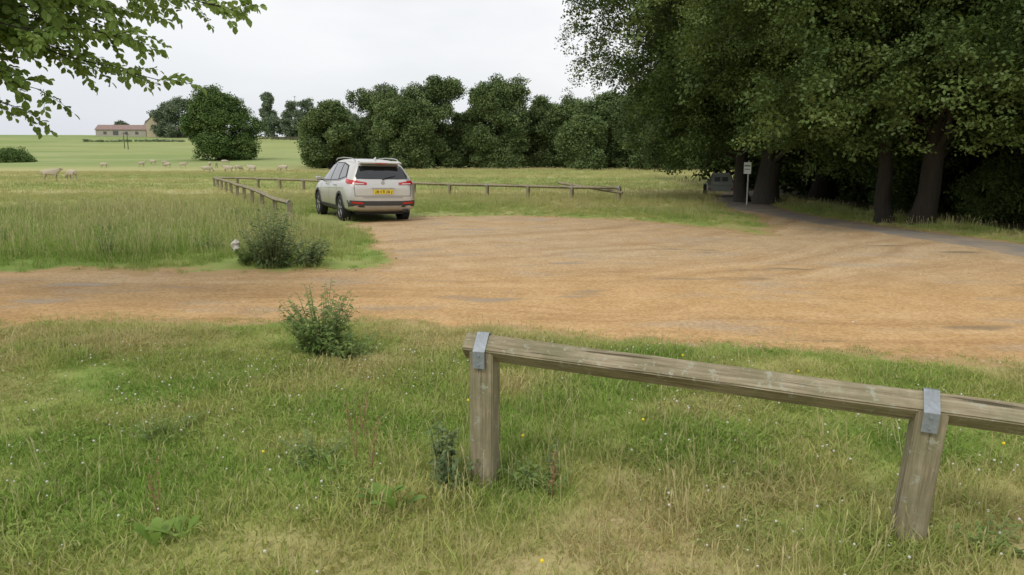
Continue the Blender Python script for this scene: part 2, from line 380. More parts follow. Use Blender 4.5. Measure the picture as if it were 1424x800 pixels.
# ---- grass tufts
def tuft(name,n,rad,h0,h1,w,lean,seed,mats,dryfrac=.15,heads=0,hs=1.0):
    r=np.random.default_rng(seed)
    a=r.uniform(0,2*np.pi,n); d=rad*np.sqrt(r.uniform(0,1,n)); bx=d*np.cos(a); by=d*np.sin(a)
    h=r.uniform(h0,h1,n)*(1-.3*d/rad); la=a+r.normal(0,1.2,n); le=np.abs(r.normal(lean,.25,n))
    fa=r.uniform(0,np.pi,n); wx=np.cos(fa)*w/2; wy=np.sin(fa)*w/2
    rows=[]
    for k,(t,ww) in enumerate([(0,1.),(.5,.85),(1.,.08)]):
        off=le*h*t**2; zz=h*(t-.25*le*t**2)
        cx=bx+np.cos(la)*off; cy=by+np.sin(la)*off
        rows.append(np.stack([np.stack([cx-wx*ww,cy-wy*ww,zz],-1),np.stack([cx+wx*ww,cy+wy*ww,zz],-1)],1))
    V=np.stack(rows,1).reshape(n*6,3)
    b=np.arange(n)[:,None]*6
    F=np.concatenate([b+np.array([2*k,2*k+1,2*k+3,2*k+2])[None] for k in range(2)])
    mi=(r.uniform(0,1,n)<dryfrac).astype(int); mi=np.where(mi==1,2,(r.uniform(0,1,n)<.45).astype(int)); mi=np.tile(mi,2)
    if heads:
        hv=[];hf=[];b0=len(V)
        for q in range(heads):
            aa=r.uniform(0,6.28); x=r.uniform(-rad,rad)*.7; y=r.uniform(-rad,rad)*.7; H=h1*r.uniform(1.1,1.6)*hs; lx,ly=np.cos(aa)*H*.18,np.sin(aa)*H*.18
            ww=w*.28; hw=w*.7
            pts=[(x-ww,y,0),(x+ww,y,0),(x+lx*.6+ww,y+ly*.6,H*.75),(x+lx*.6-ww,y+ly*.6,H*.75),
                 (x+lx*.6-hw,y+ly*.6,H*.86),(x+lx*.6+hw,y+ly*.6,H*.86),(x+lx,y+ly,H)]
            k=b0+len(hv); hv+=pts; hf+=[(k,k+1,k+2,k+3),(k+3,k+2,k+5,k+4),(k+4,k+5,k+6)]
        V=np.concatenate([V,np.array(hv)])
        F=[list(map(int,f)) for f in F]+[list(map(int,f)) for f in hf]; mi=np.concatenate([mi,np.full(len(hf),2)])
    me=mesh_np(name,V,F,mats,mi)
    return obj(name,me,link=False)
def clover(name,n,rad,seed):
    """low broad leaves that fill the turf between blades"""
    r=np.random.default_rng(seed); V=[];F=[]
    for k in range(n):
        a=r.uniform(0,6.28); d=rad*math.sqrt(r.uniform()); x,y,z=math.cos(a)*d,math.sin(a)*d,r.uniform(.010,.036)
        for q in range(3):
            b=a+q*2.09+r.uniform(-.3,.3); s=r.uniform(.007,.012); c_,s_=math.cos(b),math.sin(b); k0=len(V)
            V+=[(x,y,z),(x+c_*s-s_*s*.6,y+s_*s+c_*s*.6,z+r.uniform(0,.006)),(x+c_*s*1.4,y+s_*s*1.4,z+r.uniform(-.002,.006)),(x+c_*s+s_*s*.6,y+s_*s-c_*s*.6,z+r.uniform(0,.006))]; F.append((k0,k0+1,k0+2,k0+3))
    return obj(name,mesh_np(name,V,np.array(F),[M_clov]),link=False)
GM=[M_blade,M_blade2,M_dry]
short=collection('short_grass',[tuft('grass_tuft',56,.18,.022,.070,.0056,.75,s,GM,.14,1 if s==1 else 0) for s in range(5)])
midg=collection('mid_grass',[tuft('grass_tuft',46,.15,.05,.15,.0056,.65,20+s,GM,.14,2) for s in range(4)])
clov=collection('clover_patch',[clover('clover_leaves',28,.17,80+s) for s in range(3)])
tall=collection('tall_grass',[tuft('grass_tuft',44,.27,.10,.25,.011,.5,40+s,GM,.08,3) for s in range(4)])
farg=collection('meadow_grass',[tuft('grass_tuft',30,.55,.08,.20,.030,.5,60+s,GM,.25,5) for s in range(3)])
def rotz(n,tilt=.12):
    return np.stack([rng.normal(0,tilt,n),rng.normal(0,tilt,n),rng.uniform(0,6.283,n)],-1)
def grassy(x,y,marg=.0):
    return (lot_sd(x,y)<-marg)&(road_sd(x,y)<-marg)
def frustum_pts(n,y0,y1,xl=None,xr=None,pad=1.0,k=.80):
    u=rng.uniform(0,1,n); y=np.sqrt(y0**2+(y1**2-y0**2)*u); x=rng.uniform(-1,1,n)*(k*y+pad)
    return x,y
x,y=frustum_pts(12500,1.2,8.6,pad=1.0,k=.76)
edge=lot_sd(x,y); keep=(edge<.25)&((edge<-.3)|(rng.uniform(0,1,len(x))<.35)); x,y=x[keep],y[keep]
nn=fbm(x*.9,y*.9,90,4); dens=rng.uniform(0,1,len(x))<np.clip(1.95-nn*2.0,0.28,1); x,y=x[dens],y[dens]; nn=nn[dens]
sc=.55+.9*(1-nn)+rng.normal(0,.18,len(x)); sc*=1-.4*sm(-.8,0,lot_sd(x,y))
scatter('grass',np.stack([x,y,terr(x,y)-.005],-1),rotz(len(x)),np.clip(sc,.4,1.7),short,grass=True)
x,y=frustum_pts(2600,1.2,7.4,pad=.8,k=.76)
w=fbm(x*.8,y*.8,91); keep=(lot_sd(x,y)<-.5)&(w+rng.normal(0,.06,len(x))>.555)
px_=np.hypot(x+.1,y-3.4)<.8; keep|=px_&(rng.uniform(0,1,len(x))<.5)
x,y=x[keep],y[keep]
scatter('grass',np.stack([x,y,terr(x,y)],-1),rotz(len(x)),rng.uniform(.45,1.2,len(x)),midg,grass=True)
x,y=frustum_pts(2000,1.3,7.0,pad=.6,k=.76); keep=(lot_sd(x,y)<-.3)&(fbm(x*.7,y*.7,97,4)>.53); x,y=x[keep],y[keep]
scatter('clover',np.stack([x,y,terr(x,y)],-1),rotz(len(x)),rng.uniform(.7,1.2,len(x)),clov,grass=True)
ps=[]
for (cx,cy) in [(-.137,3.66),(1.735,3.06),(3.6,2.46)]:
    for k in range(20):
        a_=random.uniform(0,6.28); d_=abs(random.gauss(0,.22))+.09; ps.append((cx+math.cos(a_)*d_,cy+math.sin(a_)*d_))
ps=np.array(ps); scatter('grass',np.stack([ps[:,0],ps[:,1],terr(ps[:,0],ps[:,1])],-1),rotz(len(ps)),rng.uniform(.6,1.15,len(ps)),midg,grass=True)
x,y=frustum_pts(20000,10.3,34,pad=2,k=.74); keep=grassy(x,y,.05)&~((x>11)&(y>14))
x,y=x[keep],y[keep]; sd=lot_sd(x,y)
sc=rng.uniform(.55,1.2,len(x))*np.clip(.35+.4*(-sd),.35,1.)*(.6+.9*fbm(x*.45,y*.45,95)); sc*=np.where((x>-2.5)|(y>23),.6,1.0)
carm=(np.hypot((x+4.3)/1.6,(y-21.5)/2.6)<1)
x,y,sc=x[~carm],y[~carm],sc[~carm]
scatter('tall_grass',np.stack([x,y,terr(x,y)],-1),rotz(len(x)),sc,tall,grass=True)
x,y=frustum_pts(13000,33,105,pad=3,k=.74); keep=grassy(x,y,.1)&~((x>9.5)&(y<60)&(x>y*.28)); x,y=x[keep],y[keep]
scatter('meadow_grass',np.stack([x,y,terr(x,y)-.02],-1),rotz(len(x)),rng.uniform(.6,1.2,len(x))*(.6+.6*fbm(x*.1,y*.2,96)),farg,grass=True)

# ---- stones on the gravel
def stone(seed):
    bm=bmesh.new(); bmesh.ops.create_icosphere(bm,subdivisions=1,radius=1); r=random.Random(seed)
    for v in bm.verts: v.co*=r.uniform(.75,1.2); v.co.z*=.6
    me=bpy.data.meshes.new('pebble'); bm.to_mesh(me); bm.free(); me.materials.append(M_st); return obj('pebble',me,link=False)
M_st,nt,out=newmat('stone'); oi=N(nt,'ShaderNodeObjectInfo').outputs['Random']
bsdf(nt,out,ramp(nt,oi,[(0,(.30,.20,.11)),(.4,(.50,.35,.20)),(.75,(.58,.46,.32)),(1,(.68,.63,.55))]),.9,spec=.2)
stc=collection('pebbles',[stone(s) for s in range(4)])
x,y=frustum_pts(13000,5.5,20,pad=.5,k=.75); keep=(lot_sd(x,y)>-.35)&(fbm(x*.6,y*1.2,55)+rng.normal(0,.08,len(x))>.46); x,y=x[keep],y[keep]
scatter('gravel_stones',np.stack([x,y,terr(x,y)+.010],-1),rotz(len(x),.3),np.clip(rng.lognormal(-5.05,.5,len(x)),.003,.024),stc)

# ---- clover, small flowers
def flower(name,mat,r,h):
    bm=bmesh.new(); bmesh.ops.create_icosphere(bm,subdivisions=1,radius=r,matrix=Matrix.Translation((0,0,h)))
    me=bpy.data.meshes.new(name); bm.to_mesh(me); bm.free(); me.materials.append(mat); return obj(name,me,link=False)
x,y=frustum_pts(800,1.8,6.4,pad=.5,k=.75); keep=(lot_sd(x,y)<-.3)&(fbm(x*.7,y*.7,97,4)>.50); x,y=x[keep],y[keep]
scatter('white_clover',np.stack([x,y,terr(x,y)],-1),rotz(len(x)),rng.uniform(.6,1.15,len(x)),collection('clover_heads',[flower('clover_head',M_white,.0065,.065)]))
x,y=frustum_pts(10,2.0,6,pad=.5,k=.75)
scatter('yellow_flowers',np.stack([x,y,terr(x,y)],-1),rotz(len(x)),rng.uniform(.8,1.1,len(x)),collection('hawkbit_heads',[flower('hawkbit_head',M_yel,.009,.12)]))

# ------------------------------------------------------------------ leaves / trees
def leafcloud(name,n,rad,ls,mat,seed,flat=.7,up=.5):
    r=np.random.default_rng(seed)
    d=r.normal(0,1,(n,3)); d/=np.linalg.norm(d,axis=1)[:,None]; p=d*(rad*r.uniform(.15,1,n)**.6)[:,None]; p[:,2]*=flat
    p[:,2]-=.35*(p[:,0]**2+p[:,1]**2)/rad
    nrm=r.normal(0,1,(n,3)); nrm[:,2]=np.abs(nrm[:,2])+up; nrm+=d*.5; nrm/=np.linalg.norm(nrm,axis=1)[:,None]
    t=np.cross(nrm,r.normal(0,1,(n,3))); t/=np.linalg.norm(t,axis=1)[:,None]; b=np.cross(nrm,t)
    s=ls*r.uniform(.7,1.25,n)[:,None]
    V=np.stack([p-t*s*.5,p+b*s*.30+t*s*.05,p+t*s*.5,p-b*s*.30+t*s*.05],1).reshape(-1,3)
    F=np.arange(n*4).reshape(n,4)
    return obj(name,mesh_np(name,V,F,[mat]),link=False)
C_beech=collection('beech_twigs',[leafcloud('leaf_twig',84,.42,.084,L_beech,s,.40,.7) for s in range(4)])
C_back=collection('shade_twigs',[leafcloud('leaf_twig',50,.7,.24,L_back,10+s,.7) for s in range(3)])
C_field=collection('field_twigs',[leafcloud('leaf_twig',60,1.0,.34,L_field,20+s,.7) for s in range(3)])
C_wood=collection('woodland_twigs',[leafcloud('leaf_twig',60,.85,.29,L_wood,30+s,.7) for s in range(3)])
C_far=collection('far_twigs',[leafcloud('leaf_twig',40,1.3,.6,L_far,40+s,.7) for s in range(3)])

def crown_points(r_,h,r,skirt,nlobes,n,seed,strands=0,minz=.25,shape=.55):
    g=np.random.default_rng(seed)
    f=g.uniform(0,1,nlobes)**.9; f[:3]=[1,.9,.8]
    env=np.sin(np.pi*(.18+.74*f))**shape
    an=g.uniform(0,2*np.pi,nlobes)+np.arange(nlobes)*2.4; rad=r*env*g.uniform(.35,.80,nlobes); rad[:2]*=.25
    lr=r*g.uniform(.20,.40,nlobes)
    z=h*(skirt+(1-skirt)*f)-lr*.7*f
    C=np.stack([np.cos(an)*rad,np.sin(an)*rad,z],-1)
    pk=g.choice(nlobes,n,p=lr**2/np.sum(lr**2))
    d=g.normal(0,1,(n,3)); d/=np.linalg.norm(d,axis=1)[:,None]
    q=g.uniform(.35,1.08,n)**.6
    P=C[pk]+d*(lr[pk]*q)[:,None]*np.array([1,1,.8])
    if strands:
        S=[]
        for k in range(strands):
            c=g.integers(nlobes); a=g.uniform(0,6.28); s=C[c]+np.array([math.cos(a)*lr[c],math.sin(a)*lr[c],-.1*lr[c]])
            L=g.uniform(.8,2.6); out_=np.array([math.cos(a),math.sin(a),0])
            m=int(L/.3)
            for i_ in range(m):
                t=i_/m; S.append(s+out_*(.8*t)*L*.45+np.array([0,0,-L*t*t])+g.normal(0,.12,3))
        P=np.concatenate([P,np.array(S)])
    P=P[P[:,2]>minz]
    return P,C,lr
def tree(name,x,y,h,r,tr,seed,coll,skirt=.2,nlobes=26,n=1200,scale=1.,strands=0,bark=M_bark,minz=.25,shape=.55,limbs=True,z=None,sq=None,clear=False):
    z0=gz(x,y) if z is None else z
    root=empty(name,(x,y,z0))
    P,C,lr=crown_points(r,h,r,skirt,nlobes,n,seed,strands,minz,shape)
    if sq is not None: P=P*np.array(sq)
    if clear:   # branches kept trimmed over the road and the sign
        wx,wy=P[:,0]+x,P[:,1]+y
        near_road=np.minimum(np.hypot(wx-7.6,wy-24.5),np.hypot(wx-8.6,wy-29))<2.3
        P=P[~(near_road&(P[:,2]<2.05))&~((np.hypot(wx-9.3,wy-32.5)<3.0)&(P[:,2]<1.75))]
    g=np.random.default_rng(seed+500)
    paths=[]
    hh=np.array([-.3,.0,.25,.7,1.5,2.6,4.,6.,8.5,11.])/12*h; hh[-1]=h*.86
    wob=np.cumsum(g.normal(0,.012*h,(10,2)),0)*np.linspace(0,1,10)[:,None]
    tp=np.column_stack([wob,hh]); trr=tr*np.array([1.7,1.45,1.2,1.03,.95,.85,.7,.5,.28,.1]); paths.append((tp,trr))
    if limbs:
        for c in range(len(C)):
            e=C[c]; zs=np.clip(e[2]-np.hypot(e[0],e[1])*.5,h*.10,h*.75)
            s=np.array([np.interp(zs,hh,tp[:,0]),np.interp(zs,hh,tp[:,1]),zs]); t=np.linspace(0,1,6)[:,None]
            mid=s*(1-t)+e*t; mid[:,2]+=np.sin(t[:,0]*np.pi)*.08*h*(.5-g.uniform(0,.3)); mid[1:-1]+=g.normal(0,.03*r,(4,3))
            paths.append((mid,tr*np.linspace(.32,.05,6)))
            for q in range(2):
                d=g.normal(0,1,3); d/=np.linalg.norm(d); s2=mid[3]; e2=e+d*lr[c]*.9; t2=np.linspace(0,1,4)[:,None]
                paths.append((s2*(1-t2)+e2*t2,tr*np.linspace(.11,.02,4)))
    tv,tf=tube(paths,8)
    obj('trunk',mesh_np('trunk',tv,tf,[bark],smooth=True),root)
    scatter('crown',P,np.stack([g.normal(0,.4,len(P)),g.normal(0,.4,len(P)),g.uniform(0,6.28,len(P))],-1),g.uniform(.65,1.3,len(P))*scale,coll,root,off=(x,y,0))
    return root

# big beeches on the right
tree('beech_tree',10.1,18.7,13,5.6,.25,101,C_beech,.18,60,4000,1.05,320,M_bark,minz=1.85)
tree('beech_tree',9.55,19.4,10,3.4,.20,106,C_beech,.26,26,900,1.1,60,M_bark,minz=2.2)
tree('beech_tree',9.2,27.4,15,7.6,.40,102,C_beech,.09,80,6200,1.25,480,M_barkl,minz=1.2,clear=True)
tree('beech_tree',8.7,28.6,14,5.4,.24,107,C_beech,.14,30,1100,1.3,60,M_barkl,minz=1.6,clear=True)
tree('beech_tree',13.8,20.5,14,6.0,.26,103,C_beech,.2,44,2300,1.3,90,M_bark,minz=1.8)
tree('beech_tree',16.5,17.0,13,5.5,.30,104,C_beech,.2,44,2000,1.3,90,M_bark,minz=2.0)
tree('beech_tree',12.6,31,16,7,.40,105,C_beech,.12,44,2000,1.7,60,M_bark,minz=1.2,clear=True)
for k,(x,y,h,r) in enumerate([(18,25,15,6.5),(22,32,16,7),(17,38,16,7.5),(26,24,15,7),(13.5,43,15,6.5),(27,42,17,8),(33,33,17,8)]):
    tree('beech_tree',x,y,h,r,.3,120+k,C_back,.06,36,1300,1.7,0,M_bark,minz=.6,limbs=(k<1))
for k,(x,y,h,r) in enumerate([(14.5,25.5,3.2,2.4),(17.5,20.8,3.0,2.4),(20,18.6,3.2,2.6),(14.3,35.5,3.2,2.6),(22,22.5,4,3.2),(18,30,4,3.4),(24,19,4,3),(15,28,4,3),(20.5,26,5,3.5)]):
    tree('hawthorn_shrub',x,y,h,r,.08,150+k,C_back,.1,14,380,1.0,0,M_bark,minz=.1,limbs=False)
for k,(x,y,h,r) in enumerate([(13.3,16.6,3.4,1.5),(14.8,15.6,3.6,1.8),(12.6,19.6,1.6,1.1),(12.0,23.5,1.5,1.0)]):
    tree('beech_sapling',x,y,h,r,.05,170+k,C_beech,.12,14,300,.9,10,M_bark,minz=.1,limbs=True)

# field tree and woods
tree('oak_tree',-57,150,13.9,8.0,.6,201,C_field,.04,40,2000,1.0,0,M_bark,.4,.45)
WD=[(-25.5,108,9.2,4.3),(-19.5,116,12.3,5.2),(-15.0,104,9.0,4.0),(-11.0,106,12.4,5.0),(-6.0,112,8.2,3.6),(-1.6,106,12.2,5.3),(4.5,112,10.0,4.8),(8.5,108,9.6,4.6),(13,104,10,5),(17,98,10.5,5.2),(22,96,11,5.5),(27,92,12,6),(-29,118,7.4,3.6),(33,88,13,6.5),(9,96,6.4,3.4)]
for k,(x,y,h,r) in enumerate(WD):
    tree('woodland_tree',x,y,h,r,.35,220+k,C_wood,.02,34,1250,.9,0,M_bark,.3,.26,limbs=(k<9))
for k in range(16):
    x=-30+k*4.8+random.uniform(-1,1); tree('woodland_tree',x,128+random.uniform(-4,5),random.uniform(6.4,8.6),4.8,.3,260+k,C_wood,.0,18,420,1.35,0,M_bark,.2,.35,limbs=False)
for k,(px_,h,r,y) in enumerate([(-134,13.5,7,300),(-126,15,7,296),(-119,12,6,300),(-96,17,3.6,305),(-86,14,5.5,300),(-79,15,6,298),(-72,14.5,6,302),(-66,12,5.5,300),(-93,8,4.5,300),(-60,9.5,5,292),(-54,9.5,6,296),(-48,9,6,294),(-161,5.5,3.,318)]):
    tree('hilltop_tree',px_,y,h,r,.4,300+k,C_far,.0 if k!=3 else .35,22,440,.9,0,M_bark,.2,.45,limbs=(k in(3,)))
tree('gorse_bush',-98.5,150,3.2,4.6,.15,330,C_field,.0,18,420,.8,0,M_bark,.0,.4,limbs=False,sq=(1.2,1,.85))
def hedge(x0,x1,y,h,n):
    xx=rng.uniform(x0,x1,n); P=np.stack([xx,y+rng.normal(0,.8,n),terr(xx,np.full(n,float(y)))+rng.uniform(0,h,n)],-1)
    scatter('hedge',P,rotz(n,.3),rng.uniform(.3,.55,n),C_far)
hedge(-146,-112,262,.6,200); hedge(-100,-60,284,.8,220)

# ------------------------------------------------------------------ overhanging cherry at upper left
def spray(name,seed):
    r=random.Random(seed); V=[];F=[];mi=[]
    L=.42; n=19
    pts=[(L*t,0.03*math.sin(t*4+seed),-.06*t*t) for t in np.linspace(0,1,6)]
    tv,tf=tube([(np.array(pts),np.linspace(.004,.0015,6))],4)
    V=[tuple(v) for v in tv]; F=[tuple(map(int,f)) for f in tf]; mi=[1]*len(F)
    for k in range(n):
        t=.08+.92*k/(n-1); bx=L*t; bz=-.06*t*t; by=.03*math.sin(t*4+seed)
        yaw=(1 if k%2 else -1)*r.uniform(.4,1.6) if k<n-1 else 0; pit=r.uniform(-1.0,.35); roll=r.uniform(-1.1,1.1); s=r.uniform(.07,.11)
        M=Matrix.Translation((bx,by,bz))@Matrix.Rotation(yaw,4,'Z')@Matrix.Rotation(-pit,4,'Y')@Matrix.Rotation(roll,4,'X')
        prof_=[(0,0,0),(.25,.26,.02),(.6,.36,0),(.85,.18,-.04),(1.0,0,-.1),(.85,-.18,-.04),(.6,-.36,0),(.25,-.26,.02)]
        b=len(V)
        for p in prof_: V.append(tuple(M@Vector((p[0]*s+.012,p[1]*s,(p[2]+abs(p[1])*.3)*s))))
        c0=len(V); V.append(tuple(M@Vector((.55*s+.012,0,-.03*s))))
        for q in range(8): F.append((b+q,b+(q+1)%8,c0)); mi.append(0)
    return obj(name,mesh_np(name,V,F,[L_cherry,M_bark],mi),link=False)
C_spray=collection('cherry_sprays',[spray('leaf_spray',s) for s in range(5)])
ch=empty('cherry_tree',(-8.8,7.6,gz(-8.8,7.6)))
paths=[(np.array([(0,0,-.2),(.05,0,.8),(.0,.1,1.8),(.15,.05,2.8),(.3,.1,4.0),(.3,.2,5.6),(.2,.2,7)]),np.array([.24,.18,.16,.14,.12,.08,.03]))]
sp=[];sr=[];ss=[]
g=np.random.default_rng(5)
targets=[(-2.9,7.4,3.08),(-3.25,7.7,3.22),(-3.65,7.4,2.45),(-3.8,7.0,2.78),(-4.2,7.8,2.6),(-3.6,8.2,3.3),(-4.7,7.3,2.35),(-5.0,7.4,2.2),(-4.5,8.0,3.0),(-4.9,8.2,2.7),(-5.3,7.0,2.75),(-4.1,7.2,3.3),(-4.8,7.6,3.4),(-5.3,8.2,3.2),(-5.5,7.7,2.55),(-5.9,7.4,3.0),(-4.3,8.4,3.6),(-3.7,7.9,3.7),(-5.2,7.8,3.9),(-6.0,8.0,3.6),(-4.5,7.1,3.15),(-4.9,6.7,2.95),(-5.1,7.5,3.1),(-4.2,7.6,3.1),(-5.6,7.0,3.2),
 (-4.0,7.5,3.3),(-4.4,7.9,3.3),(-4.7,7.0,3.4),(-5.0,8.4,3.3),(-5.4,7.4,3.45),(-5.7,8.1,3.0),(-4.6,7.5,2.85),(-4.1,8.0,2.95),(-5.2,6.8,3.3),(-5.5,8.4,3.6),(-4.6,8.5,3.3),(-3.9,6.8,3.15),(-5.0,7.0,2.6),(-5.4,7.8,2.9),
 (-7,5.5,3.4),(-8.5,5,4),(-10.5,6,4),(-11,8.5,4.2),(-9,10.5,4),(-7,10,3.6),(-7,8,5.5),(-8.5,8,7),(-9.8,7,6),(-8,6.3,6),(-6,9,5)]
for T in targets:
    e=np.array(T)-np.array([-8.8,7.6,0]); s=np.array([.1,.05,min(2.4+g.uniform(0,1.6)+max(0,e[2]-4)*.8,5.5)]); t=np.linspace(0,1,9)[:,None]
    P=s*(1-t)+e*t; P[:,2]+=np.sin(t[:,0]*np.pi)*.28; P[1:-1]+=g.normal(0,.05,(7,3))
    paths.append((P,np.linspace(.030,.004,9)))
    for q in range(17):
        u=.36+.64*q/16; k=u*8; i0=min(int(k),7); f=k-i0; B=P[i0]*(1-f)+P[i0+1]*f; d=P[i0+1]-P[i0]; d/=np.linalg.norm(d)
        yaw=math.atan2(d[1],d[0])+(g.uniform(-1.3,1.3) if q<16 else 0); pitch=g.uniform(-.3,.6)
        sp.append(B); sr.append((g.uniform(-.5,.5),pitch,yaw)); ss.append(g.uniform(.7,1.1))
        if q%3==1:
            e2=B+np.array([math.cos(yaw),math.sin(yaw),-.25])*.32; tt=np.linspace(0,1,4)[:,None]; paths.append((B*(1-tt)+e2*tt,np.linspace(.006,.003,4)))
            for w_ in range(2): sp.append(e2-.15*w_*(e2-B)); sr.append((g.uniform(-.5,.5),g.uniform(-.2,.8),yaw+g.uniform(-.8,.8))); ss.append(g.uniform(.6,1.0))
tv,tf=tube(paths,7); obj('trunk',mesh_np('trunk',tv,tf,[M_bark],smooth=True),ch)
scatter('leaves',np.array(sp),np.array(sr),np.array(ss),C_spray,ch)

# ------------------------------------------------------------------ weeds
def weed(name,x,y,h,rad,ns,nl,ls,mat,seed,droop=.2,wid=.22,top=None,up=1.0):
    g=np.random.default_rng(seed); paths=[];V=[];F=[];root=empty(name,(x,y,gz(x,y)))
    for s in range(ns):
        a=g.uniform(0,6.28); d=rad*math.sqrt(g.uniform(0,1)); H=h*g.uniform(.55,1.)*(1-.35*(d/rad)**2)
        b=np.array([math.cos(a)*d*.35,math.sin(a)*d*.35,-.02]); e=np.array([math.cos(a)*d,math.sin(a)*d,H]); t=np.linspace(0,1,5)[:,None]
        P=b*(1-t)+e*t; P[:,:2]-= (np.sin(t*np.pi)*.12*d)*np.array([[math.cos(a),math.sin(a)]]); paths.append((P,np.linspace(.005,.0015,5)*max(1,h)))
        for l in range(nl):
            u=.1+.9*(l+g.uniform(0,1))/nl; k=min(int(u*4),3); f=u*4-k; B=P[k]*(1-f)+P[min(k+1,4)]*f
            ya=g.uniform(0,6.28); pi_=g.uniform(-.2,.9)*up-droop; S=ls*g.uniform(.6,1.2)*(1.15-.5*u)
            D=np.array([math.cos(ya)*math.cos(pi_),math.sin(ya)*math.cos(pi_),math.sin(pi_)]); W=np.array([-math.sin(ya),math.cos(ya),g.uniform(-.4,.4)])*wid*S
            b0=len(V); V+= [B,B+D*S*.45+W,B+D*S+np.array([0,0,-S*.25]),B+D*S*.45-W]; F.append((b0,b0+1,b0+2,b0+3))
    tv,tf=tube(paths,4)
    obj('stems',mesh_np('stems',tv,tf,[M_stem]),root)
    obj('leaves',mesh_np('leaves',np.array(V),np.array(F),[mat]),root)
    return root
weed('ragwort_bush',-1.62,6.25,.66,.36,74,20,.075,L_weed,1)
weed('ragwort_bush',-1.35,6.1,.30,.30,34,14,.07,L_weed,2)
weed('thistle_bush',-3.6,11.3,1.0,.50,74,22,.10,L_thist,3)
weed('thistle_bush',-3.1,11.4,.55,.40,40,16,.10,L_thist,4)
weed('thistle_bush',-4.05,11.5,.5,.35,34,16,.09,L_weed,5)
weed('thistle',-.36,3.72,.36,.10,12,20,.06,L_thist,6)
weed('thistle',-.30,3.58,.22,.14,12,14,.055,L_thist,7)
weed('thistle',.12,3.62,.17,.22,16,14,.055,L_weed,8)
weed('thistle',.22,3.75,.33,.04,3,16,.04,L_thist,9)
weed('thistle',2.05,3.0,.14,.2,12,12,.05,L_weed,10)
for k,(x,y,h,r) in enumerate([(-6.6,12.2,.55,.3),(-4.9,15.5,.5,.5),(-5.2,13,.45,.4),(-8.5,16,.5,.4),(-9.5,14,.4,.3),(-6.5,18.5,.5,.5),(-7.7,20.8,.5,.4),(-1.1,3.9,.17,.3),(-2.1,4.3,.14,.3)]):
    weed('nettle',x,y,h,r,22,12,.08 if y>8 else .045,L_weed,20+k)
def dock(x,y,seed,n=9,L=.17):
    g=np.random.default_rng(seed); V=[];F=[]; root=empty('dock_plant',(x,y,gz(x,y)))
    for k in range(n):
        a=g.uniform(0,6.28); s=L*g.uniform(.6,1.1); el=g.uniform(.6,1.3); b=len(V)
        for i_,(t,w) in enumerate([(0,.015),(.25,.06),(.5,.15),(.75,.14),(1,.01)]):
            r_=s*t; zz=math.sin(el)*r_-.4*s*t*t*.8+.03; rr=math.cos(el)*r_+.02
            for sg in(-1,1): V.append((math.cos(a)*rr-math.sin(a)*w*s*sg,math.sin(a)*rr+math.cos(a)*w*s*sg,zz+w*s*.4))
        for i_ in range(4): F.append((b+2*i_,b+2*i_+1,b+2*i_+3,b+2*i_+2))
    obj('leaves',mesh_np('leaves',V,F,[L_dock],smooth=True),root)
for k,(x,y) in enumerate([(-.62,3.35),(-.54,3.28),(-1.5,2.95),(-1.42,3.02),(-.95,3.75)]): dock(x,y,60+k,8,.16 if k<4 else .10)
def sorrel(x,y,h,seed):
    g=np.random.default_rng(seed); root=empty('sorrel_plant',(x,y,gz(x,y))); paths=[];V=[];F=[]
    for s in range(3):
        a=g.uniform(0,6.28); H=h*g.uniform(.7,1); e=np.array([math.cos(a)*.05,math.sin(a)*.05,H]); t=np.linspace(0,1,5)[:,None]; P=t*e; paths.append((P,np.linspace(.0022,.001,5)))
        for q in range(30):
            u=g.uniform(.5,1); B=e*u+g.normal(0,.004+.010*(1-u),3); S=.0045
            b=len(V); V+=[B+g.normal(0,S,3) for _ in range(3)]; F.append((b,b+1,b+2))
    tv,tf=tube(paths,4); obj('stem',mesh_np('stem',tv,tf,[M_seed]),root); obj('seeds',mesh_np('seeds',np.array(V),np.array(F),[M_seed]),root)
for k,(x,y,h) in enumerate([(-1.6,3.2,.38),(-.85,3.9,.38),(-.74,3.75,.32),(-.9,4.3,.3),(.2,3.5,.28),(2.2,2.8,.25)]): sorrel(x,y,h,80+k)

# ------------------------------------------------------------------ fences
def diamond_rail(name,A,B,s,parent,mat=M_wood):
    A=Vector(A);B=Vector(B); L=(B-A).length
    bm=bmesh.new(); bmesh.ops.create_cube(bm,size=1)
    for v in bm.verts: v.co=Vector((v.co.x*L,v.co.y*s,v.co.z*s))
    bmesh.ops.bevel(bm,geom=bm.edges[:],offset=s*.07,segments=2,affect='EDGES')
    long=[e for e in bm.edges if abs(e.verts[0].co.x-e.verts[1].co.x)>L*.5]
    bmesh.ops.subdivide_edges(bm,edges=long,cuts=24)
    r=random.Random(int(L*1000))
    ks={}
    for v in bm.verts:
        k=round(v.co.x,2)
        if k not in ks: ks[k]=(r.gauss(0,s*.012),r.gauss(0,s*.012))
        v.co.y+=ks[k][0]; v.co.z+=ks[k][1]
    bmesh.ops.rotate(bm,verts=bm.verts,cent=(0,0,0),matrix=Matrix.Rotation(R(45),3,'X'))
    me=bpy.data.meshes.new(name); bm.to_mesh(me); bm.free(); me.materials.append(mat)
    o=obj(name,me,parent); d=(B-A).normalized()
    xax=d; yax=Vector((0,0,1)).cross(xax).normalized(); zax=xax.cross(yax)
    o.matrix_local=Matrix.Translation((A+B)/2)@Matrix((xax,yax,zax)).transposed().to_4x4()
    return o
